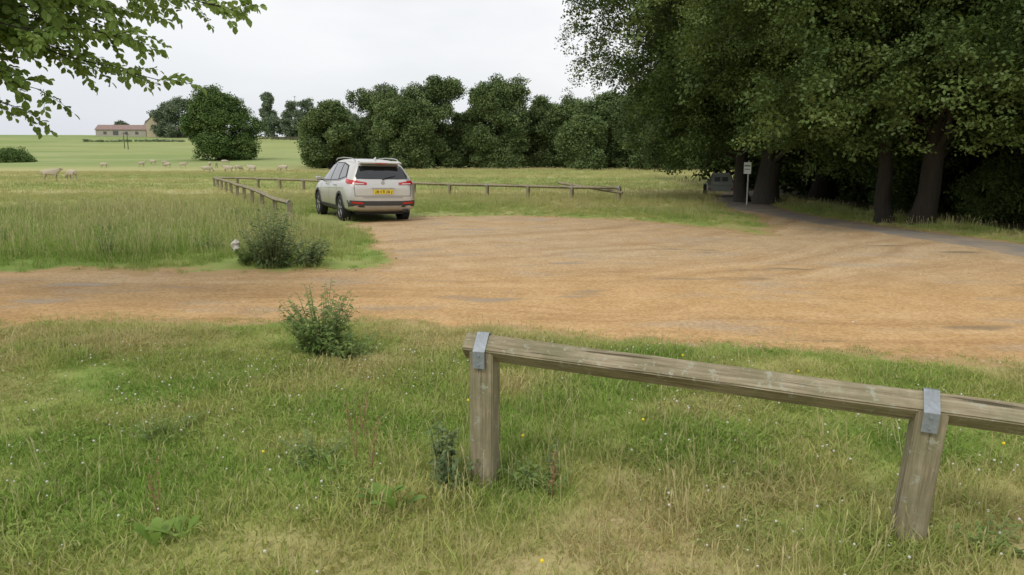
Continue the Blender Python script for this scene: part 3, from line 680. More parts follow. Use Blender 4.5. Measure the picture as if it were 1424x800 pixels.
def post(name,x,y,top,w,ang,parent,lean=(0,0),mat=M_wood,d=None,topoff=0):
    z=gz(x,y); H=top-z+.25
    bm=bmesh.new(); bmesh.ops.create_cube(bm,size=1)
    for v in bm.verts: v.co=Vector((v.co.x*H,v.co.y*w,v.co.z*(d or w)))
    bmesh.ops.bevel(bm,geom=bm.edges[:],offset=w*.05,segments=2,affect='EDGES')
    me=bpy.data.meshes.new(name); bm.to_mesh(me); bm.free(); me.materials.append(mat)
    o=obj(name,me,parent); o.matrix_local=Matrix.Translation((x,y,top-H/2))@Matrix.Rotation(ang,4,'Z')@Matrix.Rotation(lean[0],4,'X')@Matrix.Rotation(lean[1],4,'Y')@Matrix.Rotation(R(-90),4,'Y')
    return o
def strap(name,c,ang,s,w,mat,parent,down,bolts=True,lean=0):
    hd=s*math.sqrt(.5)+.004; t=.004
    prof_=[(-hd-.002,-hd-down),(-hd-.002,-hd),( -.004,.003),(.004,.003),(hd+.002,-hd),(hd+.002,-hd-down)]
    outr=[(y*1.0+(t if y>0 else -t),z+(t if abs(y)<.01 else 0)) for y,z in prof_]
    V=[];F=[]
    for x_ in(-w/2,w/2):
        for p in prof_: V.append((x_,p[0],p[1]))
        for p in outr: V.append((x_,p[0],p[1]))
    n=len(prof_)
    for k in range(n-1):
        F+=[(k,k+1,2*n+k+1,2*n+k),(n+k,2*n+n+k,2*n+n+k+1,n+k+1),(k,n+k,n+k+1,k+1),(2*n+k,2*n+k+1,3*n+k+1,3*n+k)]
    F+=[(0,2*n,3*n,n),(n-1,2*n-1,4*n-1,3*n-1)]
    me=mesh_np(name,V,F,[mat]); o=obj(name,me,parent,c,(0,lean,ang))
    if bolts:
        for k,dz in enumerate((-hd-down*.25,-hd-down*.8)):
            bm=bmesh.new(); bmesh.ops.create_cone(bm,cap_ends=True,segments=8,radius1=.007,radius2=.005,depth=.006)
            me=bpy.data.meshes.new('bolt'); bm.to_mesh(me); bm.free(); me.materials.append(mat)
            obj('bolt',me,o,(0,-hd-.008,dz),(R(90),0,0))
    return o
fence=empty('wooden_rail_fence')
P1=Vector((-.137,3.68,0)); dr=Vector((.952,-.306,0)).normalized(); ang=math.atan2(dr.y,dr.x)
slope=-.052; s=.10; hd=s*.7071
def rtop(t): return .785+slope*t
for t,ln in ((0,(0,0)),(1.975,(.01,.07)),(3.93,(0,0))):
    p=P1+dr*t; post('post',p.x,p.y,rtop(t)-hd*.95,.122,ang,fence,ln)
    strap('strap',(p.x-dr.x*.004+dr.x*ln[1]*.45,p.y-dr.y*.004+dr.y*ln[1]*.45,rtop(t)),ang,s,.062,M_galv,fence,.085,True,ln[1])
A=P1-dr*.10; B=P1+dr*4.6
diamond_rail('rail',(A.x,A.y,rtop(-.10)-hd),(B.x,B.y,rtop(4.6)-hd),s,fence)
def lowfence(name,pts,h,ps,w=.12,s=.095):
    root=empty(name); pts=[Vector((*p,0)) for p in pts]
    for a,b in zip(pts,pts[1:]):
        L=(b-a).length; n=max(1,round(L/ps)); d=(b-a).normalized(); an=math.atan2(d.y,d.x)
        prev=None
        for k in range(n+1):
            p=a+d*(L*k/n); top=gz(p.x,p.y)+h+random.gauss(0,.012)
            post('post',p.x,p.y,top-.05,w,an,root,(random.gauss(0,.02),random.gauss(0,.03)))
            if k==0 or k==n or k%2==0: strap('strap',(p.x,p.y,top+.002),an,s,.05,M_galv,root,.05,False)
            cur=Vector((p.x,p.y,top-s*.7071))
            if prev is not None: diamond_rail('rail',prev,cur,s,root)
            prev=cur
    return root
lowfence('wooden_rail_fence',[(-5.55,18.9),(-17.0,43.5)],.60,2.7)
lowfence('wooden_rail_fence',[(-17.0,44.0),(-4.4,34.2),(4.0,28.4)],.56,2.05)
r_=empty('fallen_rail'); z_=gz(2.8,30.5)
diamond_rail('rail',(1.9,31.2,z_+.62),(4.1,28.2,z_+.34),.085,r_)

# ------------------------------------------------------------------ car
def build_car(name,loc,heading,roll=0):
    root=empty(name,loc,(roll,0,heading))
    paint,nt,out=newmat('car_paint_silver')
    tc=N(nt,'ShaderNodeTexCoord').outputs['Object']; f=noise(nt,tc,3,3)
    sz=N(nt,'ShaderNodeSeparateXYZ'); nt.links.new(tc,sz.inputs[0])
    c=mix(nt,f,(.56,.545,.51),(.62,.605,.57)); c=mix(nt,math_(nt,'MULTIPLY',mrange(nt,sz.outputs[2],.75,.3),mrange(nt,noise(nt,tc,5,4),.3,.7,.1,.6)),c,(.34,.29,.22))
    bsdf(nt,out,c,.33,metal=.45,spec=.5,coat=.6)
    glass=simple('car_glass',(.012,.014,.016),.08,0,.6,.4); black=simple('car_black_trim',(.02,.02,.021),.55,0,.3)
    grey=simple('car_grey_cladding',(.055,.054,.052),.7); silver=simple('car_silver_trim',(.45,.45,.44),.35,.6)
    red=simple('tail_light_red',(.46,.012,.012),.18,0,.6,.5); clear=simple('tail_light_clear',(.62,.55,.53),.2,0,.6,.5)
    tyre=simple('tyre_rubber',(.018,.018,.018),.85); rimm=simple('alloy_rim',(.30,.30,.30),.35,.7); plate=simple('number_plate_yellow',(.80,.60,.06),.5); seam=simple('panel_gap',(.03,.03,.03),.8)
    orange=simple('headlamp',(.6,.6,.6),.15,0,.6,.5)
    S=[(-2.245,.50,.84,.90,.53,.68,.66,.56),(-2.215,.40,.97,1.03,.66,.80,.76,.65),(-2.14,.33,1.03,1.16,.76,.885,.83,.65),(-2.03,.30,1.05,1.35,.78,.915,.865,.62),(-1.90,.28,1.06,1.53,.78,.925,.885,.61),(-1.76,.27,1.06,1.59,.78,.925,.89,.61),
       (-1.4,.26,1.05,1.625,.78,.92,.885,.62),(-.9,.24,1.04,1.65,.78,.92,.885,.63),(-.2,.24,1.02,1.655,.78,.92,.88,.63),(.35,.24,1.01,1.62,.78,.92,.88,.61),(.75,.24,1.00,1.44,.78,.925,.88,.63),(1.15,.24,1.0,1.17,.78,.925,.875,.70),
       (1.32,.24,.99,1.07,.78,.925,.87,.74),(1.7,.25,.95,1.01,.78,.915,.85,.72),(2.0,.28,.86,.93,.75,.88,.80,.66),(2.17,.34,.76,.82,.66,.80,.72,.56),(2.24,.44,.64,.70,.55,.68,.60,.44)]
    V=[];F=[]
    for (x,zb,zl,zt,wb,wm,wl,wr) in S:
        half=[(0,zb),(wb,zb),(wm,zb+.11),(wm+.005,zl*.78),(wl+.012,zl-.05),(wl-.01,zl+.02*(zt>zl+.15)),(wr+.025,zl+(zt-zl)*.84),(wr-.09,zl+(zt-zl)*.975),(0,zt+.01)]
        ring=half+[(-a,b) for a,b in half[-2:0:-1]]
        V+=[(x,a,b) for a,b in ring]
    n=16
    for k in range(len(S)-1):
        for q in range(n): F.append((k*n+q,k*n+(q+1)%n,(k+1)*n+(q+1)%n,(k+1)*n+q))
    for base,flip in ((0,0),((len(S)-1)*n,1)):
        for q in range(0,7):
            a,b,c_,d_=base+q if q else base, base+q+1, base+(n-q-1), base+(n-q)%n
            f=[a,b,c_,d_]; f=list(dict.fromkeys(f)); F.append(tuple(f[::-1] if not flip else f))
        F.append((base+7,base+8,base+9) if flip else (base+9,base+8,base+7))
    me=bpy.data.meshes.new('body'); me.from_pydata(V,[],F); me.materials.append(paint); me.materials.append(black)
    bm=bmesh.new(); bm.from_mesh(me); bmesh.ops.recalc_face_normals(bm,faces=bm.faces[:]); bm.to_mesh(me); bm.free()
    tmp=obj('body_tmp',me); sb=tmp.modifiers.new('s','SUBSURF'); sb.levels=3; sb.render_levels=3
    dg=bpy.context.evaluated_depsgraph_get(); dg.update()
    sm_me=bpy.data.meshes.new_from_object(tmp.evaluated_get(dg)); bpy.data.objects.remove(tmp)
    bm=bmesh.new(); bm.from_mesh(sm_me); bvh=BVHTree.FromBMesh(bm); bm.free()
    body=obj('body',sm_me,root)
    WX=(-1.33,1.34)
    cut=bmesh.new()
    for wx in WX:
        for sy in(-1,1):
            bmesh.ops.create_cone(cut,cap_ends=True,segments=40,radius1=.395,radius2=.395,depth=.34,matrix=Matrix.Translation((wx,sy*.85,.355))@Matrix.Rotation(R(90),4,'X'))
    cm=bpy.data.meshes.new('cut'); cut.to_mesh(cm); cut.free(); cm.materials.append(black); co=obj('cut',cm,root)
    b=body.modifiers.new('b','BOOLEAN'); b.operation='DIFFERENCE'; b.object=co; b.solver='EXACT'; b.material_mode='TRANSFER'
    dg=bpy.context.evaluated_depsgraph_get(); dg.update()
    m2=bpy.data.meshes.new_from_object(body.evaluated_get(dg)); body.modifiers.clear(); body.data=m2; bpy.data.objects.remove(co)
    m2.polygons.foreach_set('use_smooth',np.ones(len(m2.polygons),bool))
    try: m2.set_sharp_from_angle(angle=R(40))
    except Exception as ex: print(ex)
    def panel(nm,poly,ax,mat,off=.004,cuts=3,par=None):
        bm=bmesh.new(); vs=[bm.verts.new((p[0],p[1],0)) for p in poly]; bm.faces.new(vs)
        bmesh.ops.triangulate(bm,faces=bm.faces[:]); bmesh.ops.subdivide_edges(bm,edges=bm.edges[:],cuts=cuts,use_grid_fill=True)
        dead=[]
        for v in bm.verts:
            p=v.co
            if ax=='rear': o_,d_=Vector((-4,p.x,p.y)),Vector((1,0,0))
            elif ax=='front': o_,d_=Vector((4,p.x,p.y)),Vector((-1,0,0))
            elif ax=='left': o_,d_=Vector((p.x,3,p.y)),Vector((0,-1,0))
            elif ax=='right': o_,d_=Vector((p.x,-3,p.y)),Vector((0,1,0))
            else: o_,d_=Vector((p.x,p.y,4)),Vector((0,0,-1))
            hit=bvh.ray_cast(o_,d_)
            if hit[0] is None: dead.append(v); continue
            nn=hit[1]; nn=nn if nn.dot(d_)<0 else -nn
            v.co=hit[0]+nn*off
        if dead: bmesh.ops.delete(bm,geom=dead,context='VERTS')
        bmesh.ops.recalc_face_normals(bm,faces=bm.faces[:])
        me=bpy.data.meshes.new(nm); bm.to_mesh(me); bm.free(); me.materials.append(mat)
        me.polygons.foreach_set('use_smooth',np.ones(len(me.polygons),bool))
        return obj(nm,me,root)
    def both(nm,poly,mat,off=.004,cuts=3):
        panel(nm,poly,'left',mat,off,cuts); panel(nm,poly,'right',mat,off,cuts)
    frame=[(1.02,1.04),(.42,1.485),(-.1,1.545),(-.9,1.545),(-1.45,1.47),(-1.80,1.17),(-1.15,1.08),(-.1,1.045)]
    both('window_trim',frame,black,.003,4)
    both('window_front',[(.88,1.065),(.36,1.455),(-.10,1.515),(-.10,1.07)],glass,.009)
    both('window_back',[(-.18,1.075),(-.18,1.517),(-.88,1.515),(-1.02,1.10)],glass,.009)
    both('window_quarter',[(-1.10,1.115),(-.96,1.505),(-1.40,1.445),(-1.68,1.185)],glass,.009)
    both('chrome_belt',[(1.02,1.025),(1.02,1.04),(-.1,1.048),(-1.15,1.083),(-1.8,1.175),(-1.8,1.158),(-1.15,1.066),(-.1,1.03)],silver,.011,2)
    for xx in(.92,-.14,-1.0): both('door_gap',[(xx,.42),(xx+.012,.42),(xx+.012,1.04),(xx,1.04)],seam,.003,4)
    both('sill_cladding',[(-.93,.25),(.94,.25),(.94,.42),(-.93,.42)],grey,.006,3)
    both('crease',[(-1.7,.885),(1.5,.80),(1.5,.81),(-1.7,.90)],simple('crease_line',(.40,.38,.35),.4,.4),.003,2)
    for wx in WX:
        for side in('left','right'):
            bm=bmesh.new(); pr=[]
            for t in np.linspace(-.25,math.pi+.25,30):
                row=[]
                for rr,of in((.392,-.02),(.394,.012),(.45,.014),(.458,.002)):
                    y0=3 if side=='left' else -3; hit=bvh.ray_cast(Vector((wx+rr*math.cos(t),y0,max(.27,.355+rr*math.sin(t)))),Vector((0,-1 if y0>0 else 1,0)))
                    h_=hit[0] if hit[0] else Vector((wx+rr*math.cos(t),.9*(1 if y0>0 else -1),.3))
                    row.append(bm.verts.new((h_.x,h_.y+of*(1 if y0>0 else -1),h_.z)))
                pr.append(row)
            for a_,b_ in zip(pr,pr[1:]):
                for q in range(3): bm.faces.new((a_[q],a_[q+1],b_[q+1],b_[q]))
            bmesh.ops.recalc_face_normals(bm,faces=bm.faces[:])
            me=bpy.data.meshes.new('arch_cladding'); bm.to_mesh(me); bm.free(); me.materials.append(grey); obj('arch_cladding',me,root)
    for xx in(.1,-.82):
        for sy in(-1,1): box('door_handle',(.17,.03,.028),(xx,sy*.925,.95),silver,root,bev=.01)
    for sy in(-1,1):
        box('mirror',(.13,.20,.14),(.80,sy*1.0,1.09),paint,root,bev=.045,seg=3); box('mirror_arm',(.06,.1,.03),(.82,sy*.90,1.04),black,root,bev=.01)
        pts=np.array([(.35,sy*.58,1.60),(.2,sy*.58,1.645),(-.5,sy*.585,1.672),(-1.3,sy*.58,1.655),(-1.6,sy*.575,1.63),(-1.68,sy*.57,1.58)])
        tv,tf=tube([(pts,np.full(6,.014))],8); obj('roof_rail',mesh_np('roof_rail',tv,tf,[silver],smooth=True),root)
    panel('rear_window',[(-.66,1.13),(.66,1.13),(.68,1.2),(.55,1.455),(-.55,1.455),(-.68,1.2)],'rear',glass,.006,5)
    box('spoiler',(.30,1.10,.035),(-1.96,0,1.555),paint,root,(0,R(-9),0),bev=.015)
    box('brake_light',(.012,.32,.018),(-2.112,0,1.528),red,root)
    for sy in(-1,1):
        panel('tail_light',[(sy*.42,.985),(sy*.87,1.0),(sy*.885,1.11),(sy*.80,1.10),(sy*.42,1.045)],'rear',red,.012,4)
        panel('tail_light',[(-2.17,1.0),(-2.17,1.09),(-1.82,1.14),(-1.92,1.03)],'left' if sy>0 else 'right',red,.012,3)
        panel('tail_lens',[(sy*.50,1.0),(sy*.74,1.008),(sy*.74,1.03),(sy*.50,1.02)],'rear',clear,.018,2)
        panel('fog_reflector',[(sy*.52,.50),(sy*.80,.52),(sy*.80,.565),(sy*.52,.545)],'rear',red,.014,2)
    panel('hatch_gap',[(-.72,.70),(.72,.70),(.72,.712),(-.72,.712)],'rear',seam,.004,4)
    for sy in(-1,1): panel('hatch_gap',[(sy*.72,.70),(sy*.732,.70),(sy*.752,.99),(sy*.74,.99)],'rear',seam,.004,3)
    panel('bumper_crease',[(-.83,.655),(.83,.655),(.83,.675),(-.83,.675)],'rear',simple('bumper_line',(.30,.29,.27),.5,.3),.004,4)
    panel('bumper_cladding',[(-.86,.42),(.86,.42),(.90,.60),(.5,.58),(.4,.53),(-.4,.53),(-.5,.58),(-.90,.60)],'rear',grey,.008,5)
    panel('skid_plate',[(-.45,.385),(.45,.385),(.50,.465),(-.50,.465)],'rear',silver,.016,3)
    box('number_plate',(.012,.52,.112),(-2.262,0,.815),plate,root,(0,R(-4),0))
    g_=random.Random(4)
    for k in range(7):
        yy=-.205+k*.066+(.02 if k>3 else -.0)
        box('plate_letter',(.004,.012,.07),(-2.27,yy-.015,.815),black,root,(0,R(-4),0)); box('plate_letter',(.004,.018,.012),(-2.27,yy,.815+g_.choice([-.03,0,.03])),black,root,(0,R(-4),0))
        if k%2: box('plate_letter',(.004,.012,.07),(-2.27,yy+.015,.815),black,root,(0,R(-4),0))
    box('hatch_garnish',(.02,.60,.025),(-2.258,0,.905),silver,root,bev=.006)
    bm=bmesh.new(); bmesh.ops.create_cone(bm,cap_ends=True,segments=20,radius1=.045,radius2=.042,depth=.012,matrix=Matrix.Rotation(R(90),4,'Y')); me=bpy.data.meshes.new('badge'); bm.to_mesh(me); bm.free(); me.materials.append(silver); obj('badge',me,root,(-2.225,0,1.045))
    tv,tf=tube([(np.array([(-2.185,.0,1.12),(-2.17,-.12,1.17),(-2.135,-.36,1.22)]),np.array([.012,.009,.006]))],6); obj('rear_wiper',mesh_np('rear_wiper',tv,tf,[black]),root)
    for k,yy in enumerate((-.58,-.66)):
        tv,tf=tube([(np.array([(-2.0,yy,.33),(-2.20,yy,.33)]),np.array([.035,.037]))],12); obj('exhaust',mesh_np('exhaust',tv,tf,[silver]),root)
    fin=mesh_np('aerial_fin',[(-1.55,0,1.70),(-1.35,0,1.645),(-1.58,.025,1.60),(-1.58,-.025,1.60),(-1.60,0,1.69)],[(0,1,2),(0,3,1),(0,2,4),(4,3,0),(2,3,4)],[paint]); obj('aerial_fin',fin,root)
    panel('windscreen',[(1.12,-.66),(1.16,0),(1.12,.66),(.50,.54),(.50,-.54)],'top',glass,.005,5)
    for sy in(-1,1): panel('headlight',[(sy*.42,.70),(sy*.80,.72),(sy*.84,.82),(sy*.5,.78)],'front',orange,.006,3)
    panel('grille',[(-.40,.50),(.40,.50),(.44,.74),(-.44,.74)],'front',black,.006,3)
    box('underbody',(3.9,1.35,.16),(0,0,.30),black,root,bev=.04)
    def wheel(nm,wx,sy):
        w=empty(nm); w.parent=root; w.location=(wx,sy*.80,.345)
        prof_=[(.225,-.10),(.25,-.115),(.31,-.118),(.338,-.105),(.345,-.06),(.345,.06),(.338,.105),(.31,.118),(.25,.115),(.225,.10)]
        V=[];F=[];n=40
        for k in range(n):
            a=2*math.pi*k/n
            for r,yy in prof_: V.append((r*math.cos(a),yy,r*math.sin(a)))
        m=len(prof_)
        for k in range(n):
            for q in range(m-1): F.append((k*m+q,k*m+q+1,((k+1)%n)*m+q+1,((k+1)%n)*m+q))
        obj('tyre',mesh_np('tyre',V,F,[tyre],smooth=True),w)
        V=[];F=[]
        pr=[(.235,.10),(.22,.09),(.205,-.02),(.03,-.03)]
        for k in range(n):
            a=2*math.pi*k/n
            for r,yy in pr: V.append((r*math.cos(a),yy*sy,r*math.sin(a)))
        for k in range(n):
            for q in range(3): F.append((k*4+q,k*4+q+1,((k+1)%n)*4+q+1,((k+1)%n)*4+q))
        obj('rim_barrel',mesh_np('rim_barrel',V,F,[black,],smooth=True),w)
        for k in range(5):
            for dd in(-.14,.14):
                a=2*math.pi*k/5+.3
                tv,tf=tube([(np.array([(.03*math.cos(a),sy*.085,.03*math.sin(a)),(.12*math.cos(a+dd*.7),sy*.09,.12*math.sin(a+dd*.7)),(.222*math.cos(a+dd),sy*.085,.222*math.sin(a+dd))]),np.array([.02,.016,.018]))],6); obj('spoke',mesh_np('spoke',tv,tf,[rimm],smooth=True),w)
        an=np.linspace(0,2*math.pi,41); tv,tf=tube([(np.stack([.226*np.cos(an),np.full(41,sy*.095),.226*np.sin(an)],-1),np.full(41,.010))],6); obj('rim_lip',mesh_np('rim_lip',tv,tf,[rimm],smooth=True),w)
        bm=bmesh.new(); bmesh.ops.create_cone(bm,cap_ends=True,segments=16,radius1=.04,radius2=.035,depth=.03,matrix=Matrix.Rotation(R(90),4,'X')); me=bpy.data.meshes.new('hub'); bm.to_mesh(me); bm.free(); me.materials.append(rimm); obj('hub',me,w,(0,sy*.09,0))
    for wx,nm in((WX[0],'rear'),(WX[1],'front')):
        wheel('wheel_%s_left'%nm,wx,1); wheel('wheel_%s_right'%nm,wx,-1)
    return root
build_car('parked_car',(-4.30,21.5,gz(-3.3,19.5)-.02),R(90+26),R(1.2))

# ------------------------------------------------------------------ small canvas-topped trailer, stand-in for an unidentified pale object under the trees
def build_trailer():
    root=empty('trailer_standin',(8.95,32.6,gz(8.95,32.6)),(0,0,R(-14)))
    w=simple('canvas_pale',(.42,.43,.39),.8); lo=simple('trailer_side',(.34,.36,.33),.6); g_=simple('trailer_window',(.12,.13,.13),.3); bl=simple('trailer_tyre',(.03,.03,.03),.8); tr_=simple('trailer_trim',(.09,.09,.085),.7)
    def fr(nm,x0,x1,y0,y1,z0,z1,ins,m,cuts=0):
        V=[(-x0,0,z0),(x0,0,z0),(x0,y0,z0),(-x0,y0,z0),(-x1,ins,z1),(x1,ins,z1),(x1,y0-ins,z1),(-x1,y0-ins,z1)]
        me=mesh_np(nm,V,[(3,2,1,0),(4,5,6,7),(0,1,5,4),(1,2,6,5),(2,3,7,6),(3,0,4,7)],[m]); o=obj(nm,me,root); b=o.modifiers.new('b','BEVEL'); b.width=.025; b.segments=2; return o
    fr('tub',.56,.58,1.4,0,.24,.50,.0,lo); fr('canvas_top',.54,.36,1.36,0,.503,1.0,.14,w)
    for sx in(-1,1):
        box('frame_pole',(.035,.035,.53),(sx*.455,.045,.75),tr_,root,(R(-15),R(-sx*19),0))
        bm=bmesh.new(); bmesh.ops.create_cone(bm,cap_ends=True,segments=24,radius1=.26,radius2=.26,depth=.14,matrix=Matrix.Rotation(R(90),4,'Y')); bmesh.ops.bevel(bm,geom=bm.edges[:],offset=.015,segments=1,affect='EDGES'); me=bpy.data.meshes.new('wheel'); bm.to_mesh(me); bm.free(); me.materials.append(bl); obj('wheel',me,root,(sx*.66,.75,.26))
        box('mudguard',(.18,.62,.04),(sx*.67,.75,.54),lo,root,bev=.015)
        box('tail_light',(.10,.02,.06),(sx*.46,-.015,.34),simple('trailer_light',(.4,.02,.02),.3),root)
    box('window_flap',(.24,.012,.19),(-.155,.055,.75),g_,root,(R(-15),0,0)); box('window_flap',(.24,.012,.19),(.155,.055,.75),g_,root,(R(-15),0,0))
    box('drawbar',(.07,1.0,.06),(0,1.9,.31),tr_,root)
build_trailer()

# sign on a post
sg=empty('sign_post',(8.3,26.8,gz(8.3,26.8)),(0,0,R(-70)))
sw=simple('sign_white',(.66,.66,.64),.5); sp_=simple('sign_pole',(.50,.50,.48),.6)
tv,tf=tube([(np.array([(0,0,-.1),(0,0,1.55)]),np.array([.028,.028]))],10); obj('pole',mesh_np('pole',tv,tf,[sp_]),sg)
box('sign_panel',(.40,.02,.40),(0,-.045,1.30),sw,sg,bev=.004); box('sign_text_block',(.30,.006,.05),(0,-.058,1.38),simple('sign_green',(.05,.2,.08),.5),sg); box('sign_text_block',(.30,.006,.025),(0,-.058,1.26),simple('sign_black',(.05,.05,.05),.5),sg)

# litter by bush
bm=bmesh.new(); bmesh.ops.create_icosphere(bm,subdivisions=2,radius=.07)
for v in bm.verts: v.co=Vector((v.co.x*(1+random.uniform(-.4,.4)),v.co.y*(1+random.uniform(-.4,.4)),v.co.z*random.uniform(.9,1.7)))
me=bpy.data.meshes.new('litter_bag'); bm.to_mesh(me); bm.free(); me.materials.append(M_white); obj('litter_bag',me,None,(-4.2,11.42,gz(-4.2,11.42)+.30))

# ------------------------------------------------------------------ farm
def gable(name,parent,x,y,L,W,H,RH,wall,roof,rot=0,wins=(),door=None,z=0):
    e=empty(name); e.parent=parent; e.location=(x,y,z); e.rotation_euler=(0,0,rot)
    V=[(-L/2,-W/2,-2),(L/2,-W/2,-2),(L/2,W/2,-2),(-L/2,W/2,-2),(-L/2,-W/2,H),(L/2,-W/2,H),(L/2,W/2,H),(-L/2,W/2,H),(-L/2,0,H+RH),(L/2,0,H+RH)]
    F=[(0,1,5,4),(1,2,6,9,5),(2,3,7,6),(3,0,4,8,7)]
    obj('walls',mesh_np('walls',V,F,[wall]),e)
    o=.3; t=.15; k=RH/(W/2)
    for s_ in(-1,1):
        V=[(-L/2-o,0,H+RH+.05),(L/2+o,0,H+RH+.05),(L/2+o,s_*(W/2+o),H-o*k+.05),(-L/2-o,s_*(W/2+o),H-o*k+.05)]
        V+=[(a,b,c+t) for a,b,c in V]; F=[(0,1,2,3),(4,5,6,7),(0,1,5,4),(1,2,6,5),(2,3,7,6),(3,0,4,7)]
        obj('roof',mesh_np('roof',V,F,[roof]),e)
    for (wx,wz,ww,wh) in wins: box('window',(ww,.08,wh),(wx,-W/2-.03,wz),M_win,e)
    return e
M_win=simple('window_dark',(.10,.105,.11),.3); stone_w=simple('farm_stone',(.40,.37,.31),.9,scale=1.5,var=.2); stone_t=simple('farm_stone_tan',(.44,.38,.27),.9,scale=1.5,var=.15)
pant=simple('pantile_roof',(.27,.19,.165),.85,scale=1.2,var=.25); tanroof=simple('tan_roof',(.34,.28,.20),.85,scale=1.2,var=.2); slate=simple('slate_roof',(.22,.21,.21),.8)  # pantile and tan roofs: colours muted to paint in distance haze
fz=gz(-144,308)
farm=empty('farmhouse',(-144,308,fz-.2))
gable('barn_long',farm,-11,0,19,7,2.8,1.8,stone_w,pant,R(6),[(-6,1.5,1.2,1.1),(-2,1.5,2.0,1.6),(2,1.5,1.2,1.1),(6,1.5,1.2,1.1)])
gable('house_main',farm,4.2,-2,7,7,5.6,3.0,stone_t,tanroof,R(82),[(-1.8,4.0,.9,1.1),(1.8,4.0,.9,1.1),(-1.8,1.4,1.0,1.2),(1.8,1.4,1.0,1.2)])
gable('wing',farm,.4,4,8,6,4.2,2.4,stone_w,slate,R(4))
gable('outhouse',farm,11.5,-1,8,5,2.5,1.5,stone_w,pant,R(3),[(0,1.3,2.2,1.4)])
box('chimney',(.9,.9,2.0),(4.4,-2.6,9.0),stone_w,farm,bev=.05); box('chimney',(.9,.9,1.8),(-1.2,4,6.9),stone_w,farm,bev=.05)
for (x,y,h) in [(-106,212,4.5),(-110,218,4.5),(-84,300,16)]:
    r0=empty('utility_pole',(x,y,gz(x,y))); tv,tf=tube([(np.array([(0,0,-.3),(0,0,h)]),np.array([.12,.08]))],8); obj('pole',mesh_np('pole',tv,tf,[M_barkl]),r0); box('crossarm',(1.2,.10,.10),(0,0,h-.4),M_barkl,r0)
pf=empty('paddock_fence')
paths=[]
for k in range(22):
    x=-100+k*2.2; z=gz(x,278); paths.append((np.array([(x,278,z-.1),(x,278,z+1.4)]),np.array([.09,.09])))
    if k:
        for hz in(.6,1.2): paths.append((np.array([(px0,278,pz0+hz),(x,278,z+hz)]),np.array([.07,.07])))
    px0,pz0=x,z
tv,tf=tube(paths,4); obj('rails',mesh_np('rails',tv,tf,[simple('brown_fence',(.13,.09,.055),.9)]),pf)

# ------------------------------------------------------------------ sheep
def sheep_mesh(graze):
    bm=bmesh.new(); sk=bm.verts.layers.skin.verify()
    def v(p,r):
        q=bm.verts.new(p); q[sk].radius=(r,r); return q
    hips=v((-.36,0,.66),.21); hips[sk].use_root=True
    belly=v((-.02,0,.62),.245); chest=v((.30,0,.66),.21); neck=v((.47,0,.72 if not graze else .58),.12)
    head=v((.60,0,.86 if not graze else .34),.075); nose=v((.76,0,.80 if not graze else .18),.045); rump=v((-.54,0,.66),.11); tail=v((-.60,0,.45),.04)
    for a,b in((hips,belly),(belly,chest),(chest,neck),(neck,head),(head,nose),(hips,rump),(rump,tail)): bm.edges.new((a,b))
    for s in(-1,1):
        a=v((-.40,s*.12,.46),.085); k=v((-.34,s*.13,.38),.06); hk=v((-.45,s*.13,.24),.032); f=v((-.42,s*.13,.0),.028)
        for p,q in((hips,a),(a,k),(k,hk),(hk,f)): bm.edges.new((p,q))
        a=v((.28,s*.12,.44),.07); k=v((.29,s*.12,.24),.033); f=v((.29,s*.12,.0),.028)
        for p,q in((chest,a),(a,k),(k,f)): bm.edges.new((p,q))
        e=v((head.co.x-.02,s*.13,head.co.z+.02),.022); bm.edges.new((head,e))
    me=bpy.data.meshes.new('sheep_skel'); bm.to_mesh(me); bm.free()
    o=obj('tmp',me); o.modifiers.new('k','SKIN'); q=o.modifiers.new('s','SUBSURF'); q.levels=2; q.render_levels=2
    dg=bpy.context.evaluated_depsgraph_get(); dg.update(); m=bpy.data.meshes.new_from_object(o.evaluated_get(dg)); bpy.data.objects.remove(o)
    m.name='sheep'; m.materials.clear(); m.materials.append(M_fleece); m.materials.append(M_face)
    for p in m.polygons:
        c=p.center; p.material_index=1 if (c.x>.54 or c.z<.32 or abs(c.y)>.26) else 0; p.use_smooth=True
    return m
M_fleece,nt,out=newmat('fleece'); tc=N(nt,'ShaderNodeTexCoord').outputs['Object']; f=noise(nt,tc,18,4,.7)
bsdf(nt,out,mix(nt,f,(.42,.36,.27),(.60,.53,.42)),.95,spec=.1,bump=f,bs=1,bd=.04)
M_face=simple('sheep_face',(.40,.33,.25),.8)
SM=[sheep_mesh(False),sheep_mesh(True)]
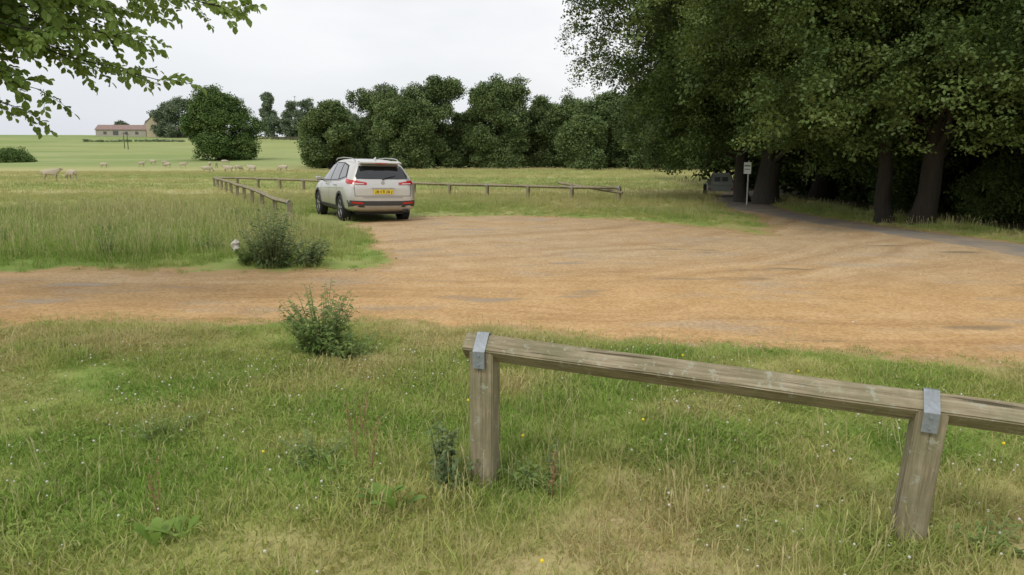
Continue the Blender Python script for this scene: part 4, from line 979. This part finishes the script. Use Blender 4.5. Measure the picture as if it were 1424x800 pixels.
SH=[(-32.0,53,0,.3),(-31.2,54,1,2.6),(-64,120,1,0),(-60,124,0,1),(-55,122,1,3),(-52,121,0,.4),(-49,124,1,2),(-46,119,0,5),(-58,128,1,1),(-33.5,84,1,.5),(-32,86,0,3.2),(-29.5,86.5,0,2.9),(-34,95,1,1),(-62,132,0,3),(-49.5,132,1,.4),(-27,90,1,3)]
for (x,y,k,a) in SH:
    obj('sheep',SM[k],None,(x,y,gz(x,y)+.02),(0,0,a))

# ------------------------------------------------------------------ world, sun, camera
W=bpy.data.worlds.new('World'); scene.world=W; W.use_nodes=True; nt=W.node_tree; nt.nodes.clear()
out=N(nt,'ShaderNodeOutputWorld'); bg=N(nt,'ShaderNodeBackground'); bg.inputs[1].default_value=.1
sky=N(nt,'ShaderNodeTexSky'); sky.sky_type='NISHITA'; sky.sun_disc=False; sky.sun_elevation=R(52); sky.sun_rotation=R(-150); sky.air_density=1.2; sky.dust_density=2.5
tc=N(nt,'ShaderNodeTexCoord').outputs['Generated']
cl=noise(nt,mapping(nt,tc,scale=(1.2,1.2,4.0),loc=(.3,.1,0)),1.4,5,.5)
sx=N(nt,'ShaderNodeSeparateXYZ'); nt.links.new(tc,sx.inputs[0])
cc=ramp(nt,cl,[(.34,(8.7,8.9,9.2)),(.5,(9.7,9.8,9.95)),(.62,(10.8,10.8,10.8))])
low=math_(nt,'MULTIPLY',mrange(nt,sx.outputs[2],.24,.0),mrange(nt,sx.outputs[0],.1,-.5))
cc=mix(nt,math_(nt,'MULTIPLY',low,.9),cc,(7.5,7.9,8.6))
c=mix(nt,.9,sky.outputs[0],cc)
nt.links.new(c,bg.inputs[0]); nt.links.new(bg.outputs[0],out.inputs[0])
sl=bpy.data.lights.new('sun','SUN'); sl.energy=1.3; sl.angle=R(16); sl.color=(1,.95,.87)
so=obj('sun',sl); az=R(-150); el=R(52)
dirv=Vector((math.sin(az)*math.cos(el),math.cos(az)*math.cos(el),math.sin(el)))
so.rotation_euler=dirv.to_track_quat('Z','Y').to_euler()
cam=bpy.data.cameras.new('camera'); cam.lens=26.54; cam.sensor_width=36; cam.clip_end=6000; cam.clip_start=.05
co=obj('camera',cam,None,(0,0,1.65),(R(90-9.73),0,0)); scene.camera=co
scene.view_settings.view_transform='Standard'; scene.view_settings.look='None'; scene.view_settings.exposure=0
print('script time',time.time()-T0)
